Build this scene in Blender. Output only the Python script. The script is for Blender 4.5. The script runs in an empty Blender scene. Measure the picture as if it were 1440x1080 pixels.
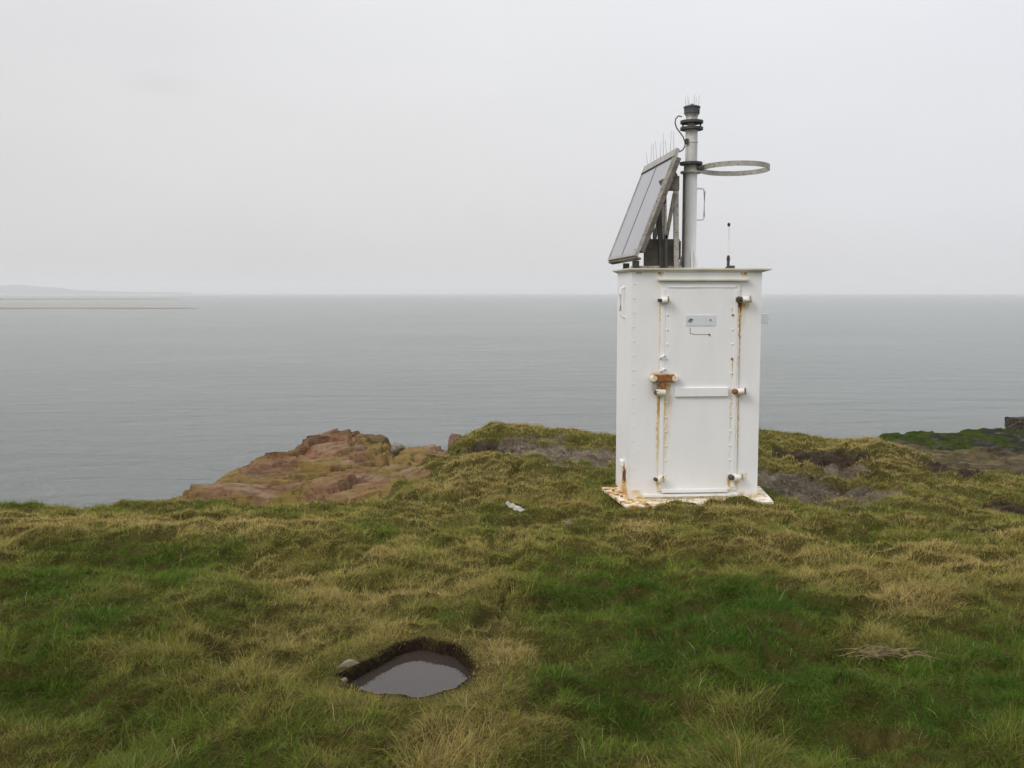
import bpy, bmesh, math, random
import numpy as np
from mathutils import Vector, Matrix

random.seed(7)
RNG = np.random.default_rng(11)
sc = bpy.context.scene
COL = sc.collection
R = math.radians

# ------------------------------------------------------------------ camera model
F = 1400.0                     # focal length in photograph pixels
PITCH = math.atan((540 - 412.5) / F)
CAMZ = 1.907
CP, SP = math.cos(PITCH), math.sin(PITCH)
SEA = -7.0


def at(px, py, Y):
    """the point at world distance Y along the view of a photograph pixel"""
    dx, dy = (px - 720) / F, (540 - py) / F
    d = Vector((dx, CP + dy * SP, -SP + dy * CP))
    t = Y / d.y
    return Vector((d.x * t, Y, CAMZ + d.z * t))


def on_z(px, py, z):
    dx, dy = (px - 720) / F, (540 - py) / F
    d = Vector((dx, CP + dy * SP, -SP + dy * CP))
    t = (z - CAMZ) / d.z
    return Vector((d.x * t, d.y * t, z))


def to_px(x, y, z):
    dep = y * CP - (z - CAMZ) * SP
    dep = np.maximum(dep, 0.2)
    return 720 + F * x / dep, 540 - F * (y * SP + (z - CAMZ) * CP) / dep


# ------------------------------------------------------------------ noise
def _hash(ix, iy, seed):
    h = (ix.astype(np.int64) * 374761393 + iy.astype(np.int64) * 668265263 + seed * 982451653) & 0xFFFFFFFF
    h = ((h ^ (h >> 13)) * 1274126177) & 0xFFFFFFFF
    h = h ^ (h >> 16)
    return (h & 0xFFFF) / 65535.0


def noise(x, y, seed=0):
    x = np.asarray(x, float); y = np.asarray(y, float)
    xi, yi = np.floor(x), np.floor(y)
    fx, fy = x - xi, y - yi
    sx = fx * fx * fx * (fx * (fx * 6 - 15) + 10); sy = fy * fy * fy * (fy * (fy * 6 - 15) + 10)

    def g(ix, iy, dx, dy):
        a = _hash(ix, iy, seed) * 2 * np.pi
        return np.cos(a) * dx + np.sin(a) * dy
    n00 = g(xi, yi, fx, fy); n10 = g(xi + 1, yi, fx - 1, fy)
    n01 = g(xi, yi + 1, fx, fy - 1); n11 = g(xi + 1, yi + 1, fx - 1, fy - 1)
    return (n00 * (1 - sx) + n10 * sx) * (1 - sy) + (n01 * (1 - sx) + n11 * sx) * sy * 1.0


def fbm(x, y, octv=4, seed=0, gain=0.5):
    a, s, f = 1.0, 0.0, 1.0
    for k in range(octv):
        s = s + a * noise(np.asarray(x) * f + 13.7 * k, np.asarray(y) * f - 7.1 * k, seed + k)
        a *= gain; f *= 2.03
    return s * 1.3


def ss(a, b, x):
    t = np.clip((np.asarray(x, float) - a) / (b - a), 0, 1)
    return t * t * (3 - 2 * t)


def blocks(x, y, size, aniso=1.0, seed=0, step=0.05, tilt=0.1, joint=0.05, jw=0.06):
    """jointed rock: jittered cells, each a tilted flat block, parted by cracks; also gives a random value per block"""
    u, v = x / size, y / (size * aniso)
    iu, iv = np.floor(u), np.floor(v)
    d1 = np.full(x.shape, 9.0); d2 = np.full(x.shape, 9.0)
    hh = np.zeros(x.shape); rid = np.zeros(x.shape)
    for di in (-1, 0, 1):
        for dj in (-1, 0, 1):
            a, b = iu + di, iv + dj
            r1, r2, r3, r4, r5 = (_hash(a, b, seed + k) for k in range(5))
            du, dv = u - (a + 0.1 + 0.8 * r1), v - (b + 0.1 + 0.8 * r2)
            d = np.hypot(du, dv)
            hb = step * (r3 - 0.5) * 2 + tilt * ((r4 - 0.5) * 2 * du * size + (r5 - 0.5) * 2 * dv * size * aniso)
            near = d < d1
            d2 = np.where(near, d1, np.minimum(d2, d))
            hh = np.where(near, hb, hh); rid = np.where(near, r3 * 0.6 + r5 * 0.4, rid)
            d1 = np.where(near, d, d1)
    return hh - joint * (1 - ss(0, jw, d2 - d1)), rid


# ------------------------------------------------------------------ materials
def new_mat(name):
    m = bpy.data.materials.new(name); m.use_nodes = True
    nt = m.node_tree; nt.nodes.clear()
    out = nt.nodes.new('ShaderNodeOutputMaterial')
    b = nt.nodes.new('ShaderNodeBsdfPrincipled')
    nt.links.new(b.outputs[0], out.inputs['Surface'])
    return m, nt, b, out


def nd(nt, kind, **kw):
    n = nt.nodes.new(kind)
    for k, v in kw.items():
        if k.startswith('i_'):
            n.inputs[k[2:].replace('_', ' ')].default_value = v
        else:
            setattr(n, k, v)
    return n


def mixc(nt, fac, a, b, mode='MIX'):
    n = nt.nodes.new('ShaderNodeMix'); n.data_type = 'RGBA'; n.blend_type = mode
    for sock, v in ((n.inputs[0], fac), (n.inputs[6], a), (n.inputs[7], b)):
        if isinstance(v, (int, float)):
            sock.default_value = v
        elif isinstance(v, tuple):
            sock.default_value = (*v, 1) if len(v) == 3 else v
        else:
            nt.links.new(v, sock)
    return n.outputs[2]


def ramp(nt, src, stops):
    r = nt.nodes.new('ShaderNodeValToRGB'); nt.links.new(src, r.inputs[0])
    e = r.color_ramp.elements
    while len(e) < len(stops):
        e.new(0.5)
    for el, (p, c) in zip(e, stops):
        el.position = p
        el.color = (*c, 1) if isinstance(c, tuple) else (c, c, c, 1)
    return r.outputs[0]


def tex(nt, scale, detail=5, rough=0.55, vec=None, stretch=None, coord='Object', dist=0.0):
    if vec is None:
        tc = nt.nodes.new('ShaderNodeTexCoord'); vec = tc.outputs[coord]
    if stretch:
        mp = nt.nodes.new('ShaderNodeMapping'); mp.inputs['Scale'].default_value = stretch
        nt.links.new(vec, mp.inputs['Vector']); vec = mp.outputs[0]
    n = nt.nodes.new('ShaderNodeTexNoise')
    n.inputs['Scale'].default_value = scale; n.inputs['Detail'].default_value = detail
    n.inputs['Roughness'].default_value = rough; n.inputs['Distortion'].default_value = dist
    nt.links.new(vec, n.inputs['Vector'])
    return n.outputs['Fac']


def bump(nt, b, h, strength=0.4, dist=0.02):
    n = nt.nodes.new('ShaderNodeBump'); n.inputs['Strength'].default_value = strength
    n.inputs['Distance'].default_value = dist
    nt.links.new(h, n.inputs['Height']); nt.links.new(n.outputs[0], b.inputs['Normal'])


def attr(nt, name, out='Fac'):
    a = nt.nodes.new('ShaderNodeAttribute'); a.attribute_name = name
    return a.outputs[out]


def metal_mat(name, c1, c2, rough=0.5, metallic=0.0, scale=9.0, spots=None):
    m, nt, b, o = new_mat(name)
    n = tex(nt, scale, 6, 0.6)
    c = ramp(nt, n, [(0.35, c1), (0.65, c2)])
    if spots:
        s = ramp(nt, tex(nt, scale * 3, 4, 0.6), [(0.56, 0.0), (0.66, 1.0)])
        c = mixc(nt, s, c, spots)
    nt.links.new(c, b.inputs['Base Color'])
    b.inputs['Roughness'].default_value = rough; b.inputs['Metallic'].default_value = metallic
    bump(nt, b, n, 0.15, 0.004)
    return m


def paint_mat(name, base, grime, rust_noise=0.0):
    """weathered white paint; the mesh attribute 'rust' says where it has rusted"""
    m, nt, b, o = new_mat(name)
    n1 = tex(nt, 3.0, 6, 0.6, stretch=(2.2, 2.2, 0.5))
    n2 = tex(nt, 40, 4, 0.6)
    c = mixc(nt, ramp(nt, n1, [(0.40, 0.0), (0.75, 1.0)]), base, grime)
    c = mixc(nt, ramp(nt, n2, [(0.70, 0.0), (0.76, 0.25)]), c, (0.5, 0.48, 0.44))
    r = attr(nt, 'rust')
    if rust_noise:
        mm = nd(nt, 'ShaderNodeMath', operation='ADD', use_clamp=True)
        nz = ramp(nt, tex(nt, 14, 6, 0.65), [(0.46, 0.0), (0.66, rust_noise)])
        nt.links.new(r, mm.inputs[0]); nt.links.new(nz, mm.inputs[1]); r = mm.outputs[0]
    jit = nd(nt, 'ShaderNodeMath', operation='MULTIPLY_ADD')
    nt.links.new(tex(nt, 55, 5, 0.7), jit.inputs[0]); jit.inputs[1].default_value = 0.35; jit.inputs[2].default_value = 0.82
    mu = nd(nt, 'ShaderNodeMath', operation='MULTIPLY', use_clamp=True)
    nt.links.new(r, mu.inputs[0]); nt.links.new(jit.outputs[0], mu.inputs[1])
    rc = ramp(nt, mu.outputs[0], [(0.0, (0.70, 0.66, 0.52)), (0.3, (0.62, 0.46, 0.20)), (0.6, (0.36, 0.14, 0.03)), (0.85, (0.17, 0.055, 0.018)), (1.0, (0.06, 0.025, 0.015))])
    rf = ramp(nt, mu.outputs[0], [(0.0, 0.0), (0.22, 0.75), (0.45, 1.0)])
    nt.links.new(mixc(nt, rf, c, rc), b.inputs['Base Color'])
    nt.links.new(ramp(nt, mu.outputs[0], [(0.0, 0.42), (0.6, 0.9)]), b.inputs['Roughness'])
    bump(nt, b, n2, 0.06, 0.003)
    return m


M = {}
M['white'] = paint_mat('weathered_white_paint', (0.81, 0.805, 0.80), (0.775, 0.765, 0.75))
M['white_rusty'] = paint_mat('white_paint_flaking_to_rust', (0.80, 0.79, 0.76), (0.72, 0.67, 0.54), 0.5)
M['white_grimy'] = paint_mat('white_paint_with_yellow_grime', (0.70, 0.69, 0.60), (0.52, 0.50, 0.36), 0.18)
M['rust'] = metal_mat('rusted_iron', (0.20, 0.065, 0.018), (0.36, 0.15, 0.03), 0.9, 0, 30, (0.07, 0.03, 0.02))
M['dark_iron'] = metal_mat('dark_corroded_iron', (0.035, 0.03, 0.027), (0.11, 0.075, 0.055), 0.75, 0, 30)
M['galv'] = metal_mat('weathered_galvanised_steel', (0.30, 0.285, 0.25), (0.45, 0.43, 0.385), 0.55, 0.2, 14, (0.17, 0.12, 0.075))
M['brown_steel'] = metal_mat('brown_stained_steel', (0.095, 0.083, 0.068), (0.19, 0.168, 0.138), 0.7, 0.1, 12, (0.10, 0.06, 0.035))
M['dark_steel'] = metal_mat('dark_grey_steel', (0.035, 0.035, 0.033), (0.075, 0.072, 0.066), 0.6, 0.2, 14)
M['grey_paint'] = metal_mat('light_grey_paint', (0.50, 0.49, 0.46), (0.62, 0.61, 0.58), 0.5, 0, 10, (0.42, 0.38, 0.32))
M['mast_white'] = metal_mat('mast_white_paint', (0.80, 0.795, 0.78), (0.86, 0.855, 0.84), 0.45, 0, 8)
M['black'] = metal_mat('black_rubber', (0.012, 0.012, 0.012), (0.03, 0.03, 0.03), 0.6, 0, 20)
M['pale_plate'] = metal_mat('pale_blue_grey_plate', (0.62, 0.635, 0.67), (0.67, 0.685, 0.72), 0.4, 0, 20)
M['mark'] = metal_mat('faded_dark_marking', (0.10, 0.10, 0.115), (0.20, 0.20, 0.22), 0.7, 0, 40)
M['wire'] = metal_mat('thin_steel_wire', (0.30, 0.30, 0.30), (0.42, 0.42, 0.42), 0.4, 0.4, 40)


def module_mat():
    m, nt, b, o = new_mat('sky_sheen_solar_glass')
    n = tex(nt, 5, 5, 0.6, stretch=(1, 1, 0.4))
    nt.links.new(ramp(nt, n, [(0.3, (0.285, 0.285, 0.31)), (0.7, (0.31, 0.31, 0.337))]), b.inputs['Base Color'])  # grey base colour stands in for sky reflected off the dark cells
    b.inputs['Roughness'].default_value = 0.22
    return m


M['module'] = module_mat()


def lens_mat():
    m, nt, b, o = new_mat('lantern_lens')
    n = tex(nt, 60, 2, 0.5, stretch=(0.05, 0.05, 1))
    nt.links.new(ramp(nt, n, [(0.3, (0.10, 0.11, 0.115)), (0.7, (0.22, 0.23, 0.24))]), b.inputs['Base Color'])
    b.inputs['Roughness'].default_value = 0.15
    return m


M['lens'] = lens_mat()


# ------------------------------------------------------------------ object helpers
def tag(o, label=None, cat=None, group=None, kind=None):
    if label: o['label'] = label
    if cat: o['category'] = cat
    if group: o['group'] = group
    if kind: o['kind'] = kind
    return o


def empty(name, loc, rz=0, **kw):
    o = bpy.data.objects.new(name, None); COL.objects.link(o)
    o.location = loc; o.rotation_euler = (0, 0, rz); o.empty_display_size = 0.2
    return tag(o, **kw)


def link_mesh(name, me, mat, parent=None, inv=None):
    o = bpy.data.objects.new(name, me); COL.objects.link(o)
    if mat is not None and not me.materials: me.materials.append(mat)
    if parent is not None: o.parent = parent
    return o


def build(name, bm, mat, parent=None, smooth=False, bevel=0.0):
    bmesh.ops.recalc_face_normals(bm, faces=bm.faces)
    me = bpy.data.meshes.new(name); bm.to_mesh(me); bm.free()
    if smooth: me.shade_smooth()
    o = link_mesh(name, me, mat, parent)
    if bevel:
        md = o.modifiers.new('soft_edges', 'BEVEL'); md.width = bevel; md.segments = 2; md.limit_method = 'ANGLE'
    if smooth:
        try:
            me.set_sharp_from_angle(angle=R(40))
        except Exception:
            pass
    return o


def BM(): return bmesh.new()


def add_box(bm, c, s, rot=None):
    r = bmesh.ops.create_cube(bm, size=1.0)
    mt = Matrix.Translation(c) @ (rot.to_4x4() if rot else Matrix()) @ Matrix.Diagonal((*s, 1))
    bmesh.ops.transform(bm, matrix=mt, verts=r['verts'])
    return r['verts']


def add_cyl(bm, a, b, r1, r2=None, seg=20):
    a, b = Vector(a), Vector(b); d = b - a
    r = bmesh.ops.create_cone(bm, cap_ends=True, segments=seg, radius1=r1, radius2=r1 if r2 is None else r2, depth=d.length)
    q = d.to_track_quat('Z', 'Y')
    bmesh.ops.transform(bm, matrix=Matrix.Translation((a + b) / 2) @ q.to_matrix().to_4x4(), verts=r['verts'])
    return r['verts']


def add_bar(bm, a, b, w, h, up=Vector((0, 0, 1))):
    """a straight rectangular bar from a to b"""
    a, b = Vector(a), Vector(b); d = (b - a); L = d.length; d.normalize()
    sx = d.cross(up)
    if sx.length < 1e-3: sx = d.cross(Vector((0, 1, 0)))
    sx.normalize(); uz = sx.cross(d)
    rot = Matrix((sx, d, uz)).transposed()
    add_box(bm, (a + b) / 2, (w, L, h), rot)


def add_lathe(bm, prof, c, seg=32):
    """prof: list of (radius, z); closed at axis by caps"""
    rings = []
    for r, z in prof:
        rings.append([bm.verts.new((c[0] + r * math.cos(2 * math.pi * k / seg), c[1] + r * math.sin(2 * math.pi * k / seg), c[2] + z)) for k in range(seg)])
    for A, B in zip(rings, rings[1:]):
        for k in range(seg):
            bm.faces.new((A[k], A[(k + 1) % seg], B[(k + 1) % seg], B[k]))
    bm.faces.new(rings[0][::-1]); bm.faces.new(rings[-1])


def add_tube(bm, pts, r, seg=8, taper=None):
    pts = [Vector(p) for p in pts]
    rings = []
    for i, p in enumerate(pts):
        d = (pts[min(i + 1, len(pts) - 1)] - pts[max(i - 1, 0)]).normalized()
        q = d.to_track_quat('Z', 'Y')
        rr = r if taper is None else r * (1 + (taper - 1) * i / (len(pts) - 1))
        rings.append([bm.verts.new(p + q @ Vector((rr * math.cos(2 * math.pi * k / seg), rr * math.sin(2 * math.pi * k / seg), 0))) for k in range(seg)])
    for A, B in zip(rings, rings[1:]):
        for k in range(seg):
            bm.faces.new((A[k], A[(k + 1) % seg], B[(k + 1) % seg], B[k]))
    bm.faces.new(rings[0][::-1]); bm.faces.new(rings[-1])


def mesh_np(name, V, quads=None, tris=None, smooth=True):
    me = bpy.data.meshes.new(name)
    V = np.asarray(V, np.float32)
    me.vertices.add(len(V)); me.vertices.foreach_set('co', V.ravel())
    loops = []; tot = []
    if quads is not None and len(quads):
        loops.append(np.asarray(quads, np.int32).ravel()); tot.append(np.full(len(quads), 4, np.int32))
    if tris is not None and len(tris):
        loops.append(np.asarray(tris, np.int32).ravel()); tot.append(np.full(len(tris), 3, np.int32))
    loops = np.concatenate(loops); tot = np.concatenate(tot)
    st = np.concatenate(([0], np.cumsum(tot)[:-1])).astype(np.int32)
    me.loops.add(len(loops)); me.loops.foreach_set('vertex_index', loops)
    me.polygons.add(len(tot)); me.polygons.foreach_set('loop_start', st)
    try:
        me.polygons.foreach_set('loop_total', tot)
    except Exception:
        pass
    me.update(calc_edges=True)
    if smooth: me.shade_smooth()
    return me


def set_attr(me, name, vals):
    vals = np.asarray(vals, np.float32)
    if vals.ndim == 1:
        a = me.attributes.new(name, 'FLOAT', 'POINT'); a.data.foreach_set('value', vals)
    else:
        a = me.attributes.new(name, 'FLOAT_COLOR', 'POINT')
        a.data.foreach_set('color', np.concatenate([vals, np.ones((len(vals), 1), np.float32)], 1).ravel())


def grid_quads(nx, ny):
    i = np.arange(nx - 1)[None, :] + np.arange(ny - 1)[:, None] * nx
    i = i.ravel()
    return np.stack([i, i + 1, i + 1 + nx, i + nx], 1)


def in_poly(x, y, poly):
    ins = np.zeros(np.shape(x), bool)
    n = len(poly)
    for i in range(n):
        x1, y1 = poly[i]; x2, y2 = poly[(i + 1) % n]
        c = ((y1 > y) != (y2 > y)) & (x < (x2 - x1) * (y - y1) / ((y2 - y1) + 1e-12) + x1)
        ins ^= c
    return ins


def poly_sd(x, y, poly):
    """signed distance, positive inside"""
    d = np.full(np.shape(x), 1e9)
    n = len(poly)
    for i in range(n):
        x1, y1 = poly[i]; x2, y2 = poly[(i + 1) % n]
        ex, ey = x2 - x1, y2 - y1
        t = np.clip(((x - x1) * ex + (y - y1) * ey) / (ex * ex + ey * ey), 0, 1)
        d = np.minimum(d, np.hypot(x - x1 - t * ex, y - y1 - t * ey))
    return np.where(in_poly(x, y, poly), d, -d)


# ================================================================== GROUND
EDGE = [(-420, 712, 9.0), (-150, 706, 9.8), (0, 704, 10.2), (50, 701, 10.4), (105, 708, 10.3), (150, 702, 10.6), (240, 697, 11.0), (310, 703, 10.5), (380, 705, 10.4),
        (440, 704, 10.4), (530, 699, 10.6), (548, 692, 11.0), (566, 642, 13.3), (600, 634, 13.8), (626, 632, 14.4), (645, 613, 16.0), (690, 593, 17.0), (730, 595, 17.0), (780, 600, 16.8), (860, 607, 16.6),
        (960, 606, 16.6), (1070, 601, 16.5), (1110, 605, 16.4), (1160, 613, 16.0), (1200, 614, 15.6), (1235, 612, 15.4), (1270, 626, 14.6),
        (1310, 641, 13.8), (1360, 655, 13.2), (1440, 664, 12.6), (1600, 676, 12.2), (1860, 690, 12.0)]
EU = np.array([at(*e).x / e[2] for e in EDGE]); EY = np.array([e[2] for e in EDGE]); EZ = np.array([at(*e).z for e in EDGE])

PIT_Z = 0.19
PIT = [on_z(px, py, PIT_Z) for px, py in ((473, 951), (520, 927), (563, 904), (592, 898), (640, 908), (670, 936), (662, 952), (636, 968), (592, 977), (530, 973), (490, 966))]
PIT = [(p.x, p.y) for p in PIT]
PIT_C = np.array(PIT).mean(0)
FLP = [(v.x, v.y) for v in (on_z(882, 713.5, 0), on_z(1088, 706, 0), on_z(1068, 684, 0), on_z(845, 685.5, 0))]
OUT_POLY = [(at(px, py, yy).x, yy) for px, py, yy in ((234, 700, 10.9), (262, 690, 11.6), (330, 660, 13.0), (430, 640, 15.6), (570, 640, 15.4), (600, 650, 13.4), (630, 684, 11.8), (560, 700, 11.1), (400, 704, 10.9))]

# bare rock patches: (px, py, radius x in px, radius y in px, kind)  kind 0 grey slate, 1 dark brown
BARE = [(790, 636, 120, 24, 0), (740, 642, 80, 14, 0), (1140, 677, 104, 42, 0), (1205, 664, 40, 16, 0), (1425, 704, 80, 36, 1), (1350, 645, 80, 16, 1), (690, 632, 40, 13, 1),
        (560, 694, 34, 9, 1), (1130, 636, 70, 10, 1), (1175, 648, 60, 8, 1), (850, 652, 50, 9, 0), (872, 640, 22, 14, 2), (1400, 745, 60, 8, 1)]
# raised tufty mounds and hollows: (px, py, rx, ry, height)
LUMPS = [(690, 662, 70, 16, 0.10), (640, 690, 60, 14, 0.07), (770, 685, 60, 10, 0.06), (560, 645, 60, 10, 0.05), (720, 612, 60, 9, 0.10), (1095, 690, 30, 14, 0.05),
         (950, 716, 100, 9, 0.045), (1050, 711, 50, 8, 0.04), (880, 724, 16, 7, -0.02), (1230, 640, 70, 16, 0.06), (1150, 725, 120, 10, 0.04), (1300, 700, 80, 16, 0.05),
         (300, 738, 180, 12, 0.08), (1010, 712, 60, 5, 0.03), (60, 735, 90, 12, 0.06), (190, 785, 150, 26, -0.13), (400, 795, 90, 22, -0.06),
         (830, 835, 120, 24, -0.09), (1080, 800, 200, 20, -0.07), (700, 810, 70, 18, 0.05), (1230, 850, 60, 22, 0.07), (1340, 790, 100, 18, 0.05), (1150, 930, 160, 24, -0.08), (1000, 890, 80, 22, 0.06),
         (690, 925, 40, 34, 0.06), (650, 1010, 60, 26, 0.05), (420, 990, 80, 30, 0.04), (120, 900, 120, 30, 0.05), (240, 1020, 100, 30, -0.06), (880, 1010, 90, 26, -0.06), (1080, 1020, 90, 30, 0.05),
         (560, 905, 60, 8, 0.015), (600, 885, 50, 9, 0.03)]


def lump_xy(px, py, rx, ry, zg=None):
    z0 = 0.0
    if py > 800: z0 = 0.19
    elif py > 715: z0 = 0.08
    elif py > 665: z0 = -0.05
    else: z0 = -0.28
    c = on_z(px, py, z0); e = on_z(px + rx, py, z0); n = on_z(px, py + ry, z0); f = on_z(px, py - ry, z0)
    return c.x, (n.y + f.y) / 2, abs(e.x - c.x), abs(f.y - n.y) / 2


LUMP_XY = [(*lump_xy(*l[:4]), l[4]) for l in LUMPS]
BARE_XY = [(*lump_xy(*b[:4]), b[4]) for b in BARE]


def bare_mask(x, y):
    g = np.zeros(np.shape(x)); d = np.zeros(np.shape(x)); r = np.zeros(np.shape(x))
    nz = fbm(x * 1.6, y * 1.0, 4, 40) * 0.55
    for cx, cy, rx, ry, k in BARE_XY:
        q = np.sqrt(((x - cx) / rx) ** 2 + ((y - cy) / ry) ** 2)
        m = 1 - ss(0.62, 0.98, q + nz)
        if k == 0: g = np.maximum(g, m)
        elif k == 1: d = np.maximum(d, m)
        else: r = np.maximum(r, m)
    return g, d, r


def edge_of(x, y):
    yy = np.maximum(y, 2.0)
    u = np.clip(x / yy, EU[0], EU[-1])
    return np.interp(u, EU, EY), np.interp(u, EU, EZ)


def ground_h(x, y):
    x = np.asarray(x, float); y = np.asarray(y, float)
    ye, ze = edge_of(x, y)
    zin = np.interp(y, [-4, 0, 3, 4.6, 6, 7.5, 9, 20], [0.33, 0.30, 0.25, 0.19, 0.12, 0.06, 0.0, -0.35])
    t = ss(0, 1, (y - 7.2) / np.maximum(ye - 7.2, 1.0))
    z = zin * (1 - t) + ze * t
    inner = ss(0.0, 1.6, ye - y)
    for cx, cy, rx, ry, h in LUMP_XY:
        z = z + h * np.exp(-(((x - cx) / rx) ** 2 + ((y - cy) / ry) ** 2)) * (0.35 + 0.65 * inner)
    tus = np.abs(fbm(x * 1.25, y * 1.25, 3, 12))
    back = ss(8.5, 11.0, y)
    z = z + (0.06 * fbm(x * 0.9, y * 0.9, 3, 1) + (0.060 + 0.03 * back) * fbm(x * 2.6, y * 2.6, 3, 5) - (0.07 + 0.05 * back) * (1 - ss(0, 0.16, tus))) * (0.35 + 0.65 * inner)
    z = z + 0.022 * fbm(x * 7, y * 7, 3, 9) - 0.06 * ss(0.30, 0.48, fbm(x * 3.3, y * 3.3, 2, 14)) * (1 - back)
    # keep the stand of the cabinet level
    q = np.hypot((x - 1.68) / 1.0, (y - 9.5) / 0.75)
    z = z * ss(0.75, 1.15, q) + (-0.03) * (1 - ss(0.75, 1.15, q))
    fsd = poly_sd(x, y, FLP)
    z = np.where(fsd > 0.01, np.minimum(z, -0.035), z)
    z = z + (fsd < 0) * 0.085 * np.exp(-((y - 8.66 - 0.17 * (x - 1.04)) / 0.09) ** 2) * ss(1.22, 1.42, x) * (1 - ss(2.15, 2.3, x)) * (0.75 + 0.8 * fbm(x * 4, y * 2, 2, 78))
    g, d, r = bare_mask(x, y)
    rk = np.maximum(np.maximum(g, d), r)
    q = fbm(x * 2.2, y * 3.2, 4, 33) + 0.22 * y
    st = np.floor(q * 7 + 0.5) / 7 - q
    wxx, wyy = x + 0.05 * fbm(x * 4, y * 4, 2, 23), y + 0.05 * fbm(x * 4, y * 4, 2, 24)
    b1_, _ = blocks(wxx, wyy, 0.42, 0.8, 25, 0.035, 0.22, 0.05, 0.08)
    b2_, _ = blocks(wxx, wyy, 0.13, 0.8, 31, 0.014, 0.25, 0.02, 0.12)
    z = z - 0.05 * rk + rk * (0.10 * st + b1_ + b2_ + 0.012 * fbm(x * 9, y * 9, 3, 21))
    # terrain sinks under the sandstone outcrop
    z = z - 0.16 * ss(-0.05, 0.30, poly_sd(x, y, OUT_POLY))
    # level turf round the pit
    pd = np.hypot((x - PIT_C[0]) / 0.62, (y - PIT_C[1]) / 0.62)
    lv = 1 - ss(0.6, 1.1, pd)
    z = z * (1 - lv) + lv * (PIT_Z + 0.012 * fbm(x * 6, y * 6, 2, 77))
    # the pit
    sd = poly_sd(x, y, PIT) + 0.005 * fbm(x * 9, y * 9, 3, 3)
    z = z - 0.36 * ss(-0.005, 0.045, sd)
    # the cliff
    over = y - ye + 0.16 * fbm(x * 2.0, y * 0.6, 4, 60)
    drop = ss(-0.25, 0.3, over) * 0.22 + np.maximum(over - 0.1, 0) * 2.6
    drop = drop + np.maximum(over - 0.1, 0) ** 0.5 * 0.35 * (1 + fbm(x * 1.1, y * 1.1, 4, 70))
    z = np.maximum(z - drop, SEA - 0.4)
    return z


def coords(a, b, step, fa, fb, fstep):
    return np.concatenate([np.arange(a, fa, step), np.arange(fa, fb, fstep), np.arange(fb, b, step)])


gx = coords(-9.0, 10.5, 0.045, -1.05, 0.15, 0.014)
gy = coords(-2.5, 20.5, 0.045, 3.75, 5.05, 0.014)
X, Y = np.meshgrid(gx, gy)
Z = ground_h(X, Y)
me = mesh_np('ground', np.stack([X, Y, Z], -1).reshape(-1, 3), grid_quads(len(gx), len(gy)))
g_, d_, r_ = bare_mask(X, Y)
ye_, ze_ = edge_of(X, Y)
cliff_ = ss(0.05, 0.35, Y - ye_ + 0.2 * fbm(X * 2, Y * .6, 4, 60))
sd_ = poly_sd(X, Y, PIT)
peat_ = ss(-0.035, -0.005, sd_ + 0.02 * fbm(X * 8, Y * 8, 3, 8))
set_attr(me, 'grey_rock', g_.ravel()); set_attr(me, 'dark_rock', d_.ravel())
set_attr(me, 'red_rock', np.maximum(r_, cliff_).ravel()); set_attr(me, 'peat', peat_.ravel())


def strata_color(nt, c_dark, c_mid, c_light, scale=1.6):
    n = tex(nt, scale, 8, 0.62, stretch=(1, 1, 3.5), dist=0.6)
    n2 = tex(nt, scale * 9, 6, 0.65, stretch=(1, 1, 2.5))
    c = ramp(nt, n, [(0.30, c_dark), (0.5, c_mid), (0.72, c_light)])
    c2 = ramp(nt, n2, [(0.3, 0.55), (0.6, 1.1)])
    return mixc(nt, 1.0, c, c2, 'MULTIPLY'), n2


def ground_mat():
    m, nt, b, o = new_mat('turf_and_bare_rock')
    n = tex(nt, 2.2, 8, 0.65); n2 = tex(nt, 22, 6, 0.7)
    turf = mixc(nt, ramp(nt, n2, [(0.35, 0.0), (0.65, 1.0)]), ramp(nt, n, [(0.35, (0.050, 0.062, 0.010)), (0.65, (0.140, 0.112, 0.036))]), (0.075, 0.062, 0.020))
    gr, gn = strata_color(nt, (0.090, 0.067, 0.044), (0.175, 0.139, 0.098), (0.275, 0.228, 0.172), 3.2)
    lich = ramp(nt, tex(nt, 17, 5, 0.7), [(0.55, 0.0), (0.64, 0.75)])
    gr = mixc(nt, lich, gr, (0.34, 0.305, 0.24))
    dk, dn = strata_color(nt, (0.026, 0.020, 0.014), (0.058, 0.043, 0.029), (0.105, 0.080, 0.054), 4)
    rd, rn = strata_color(nt, (0.085, 0.045, 0.028), (0.17, 0.090, 0.055), (0.25, 0.15, 0.10), 2)
    pt = ramp(nt, tex(nt, 30, 6, 0.7), [(0.3, (0.011, 0.007, 0.004)), (0.7, (0.050, 0.033, 0.019))])
    c = mixc(nt, attr(nt, 'red_rock'), turf, rd)
    c = mixc(nt, attr(nt, 'dark_rock'), c, dk)
    c = mixc(nt, attr(nt, 'grey_rock'), c, gr)
    c = mixc(nt, attr(nt, 'peat'), c, pt)
    nt.links.new(c, b.inputs['Base Color'])
    b.inputs['Roughness'].default_value = 0.95; b.inputs['Specular IOR Level'].default_value = 0.05
    bump(nt, b, n2, 1.0, 0.05)
    return m


ground = tag(link_mesh('ground', me, ground_mat()), 'rough grassy cliff top with bare rock patches and a sharp drop to the sea', 'ground', kind='structure')

# ================================================================== OUTCROP of red sandstone
def slab_poly(pts, Y0=None):
    return [(at(px, py, y).x, y) for px, py, y in pts]


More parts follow.
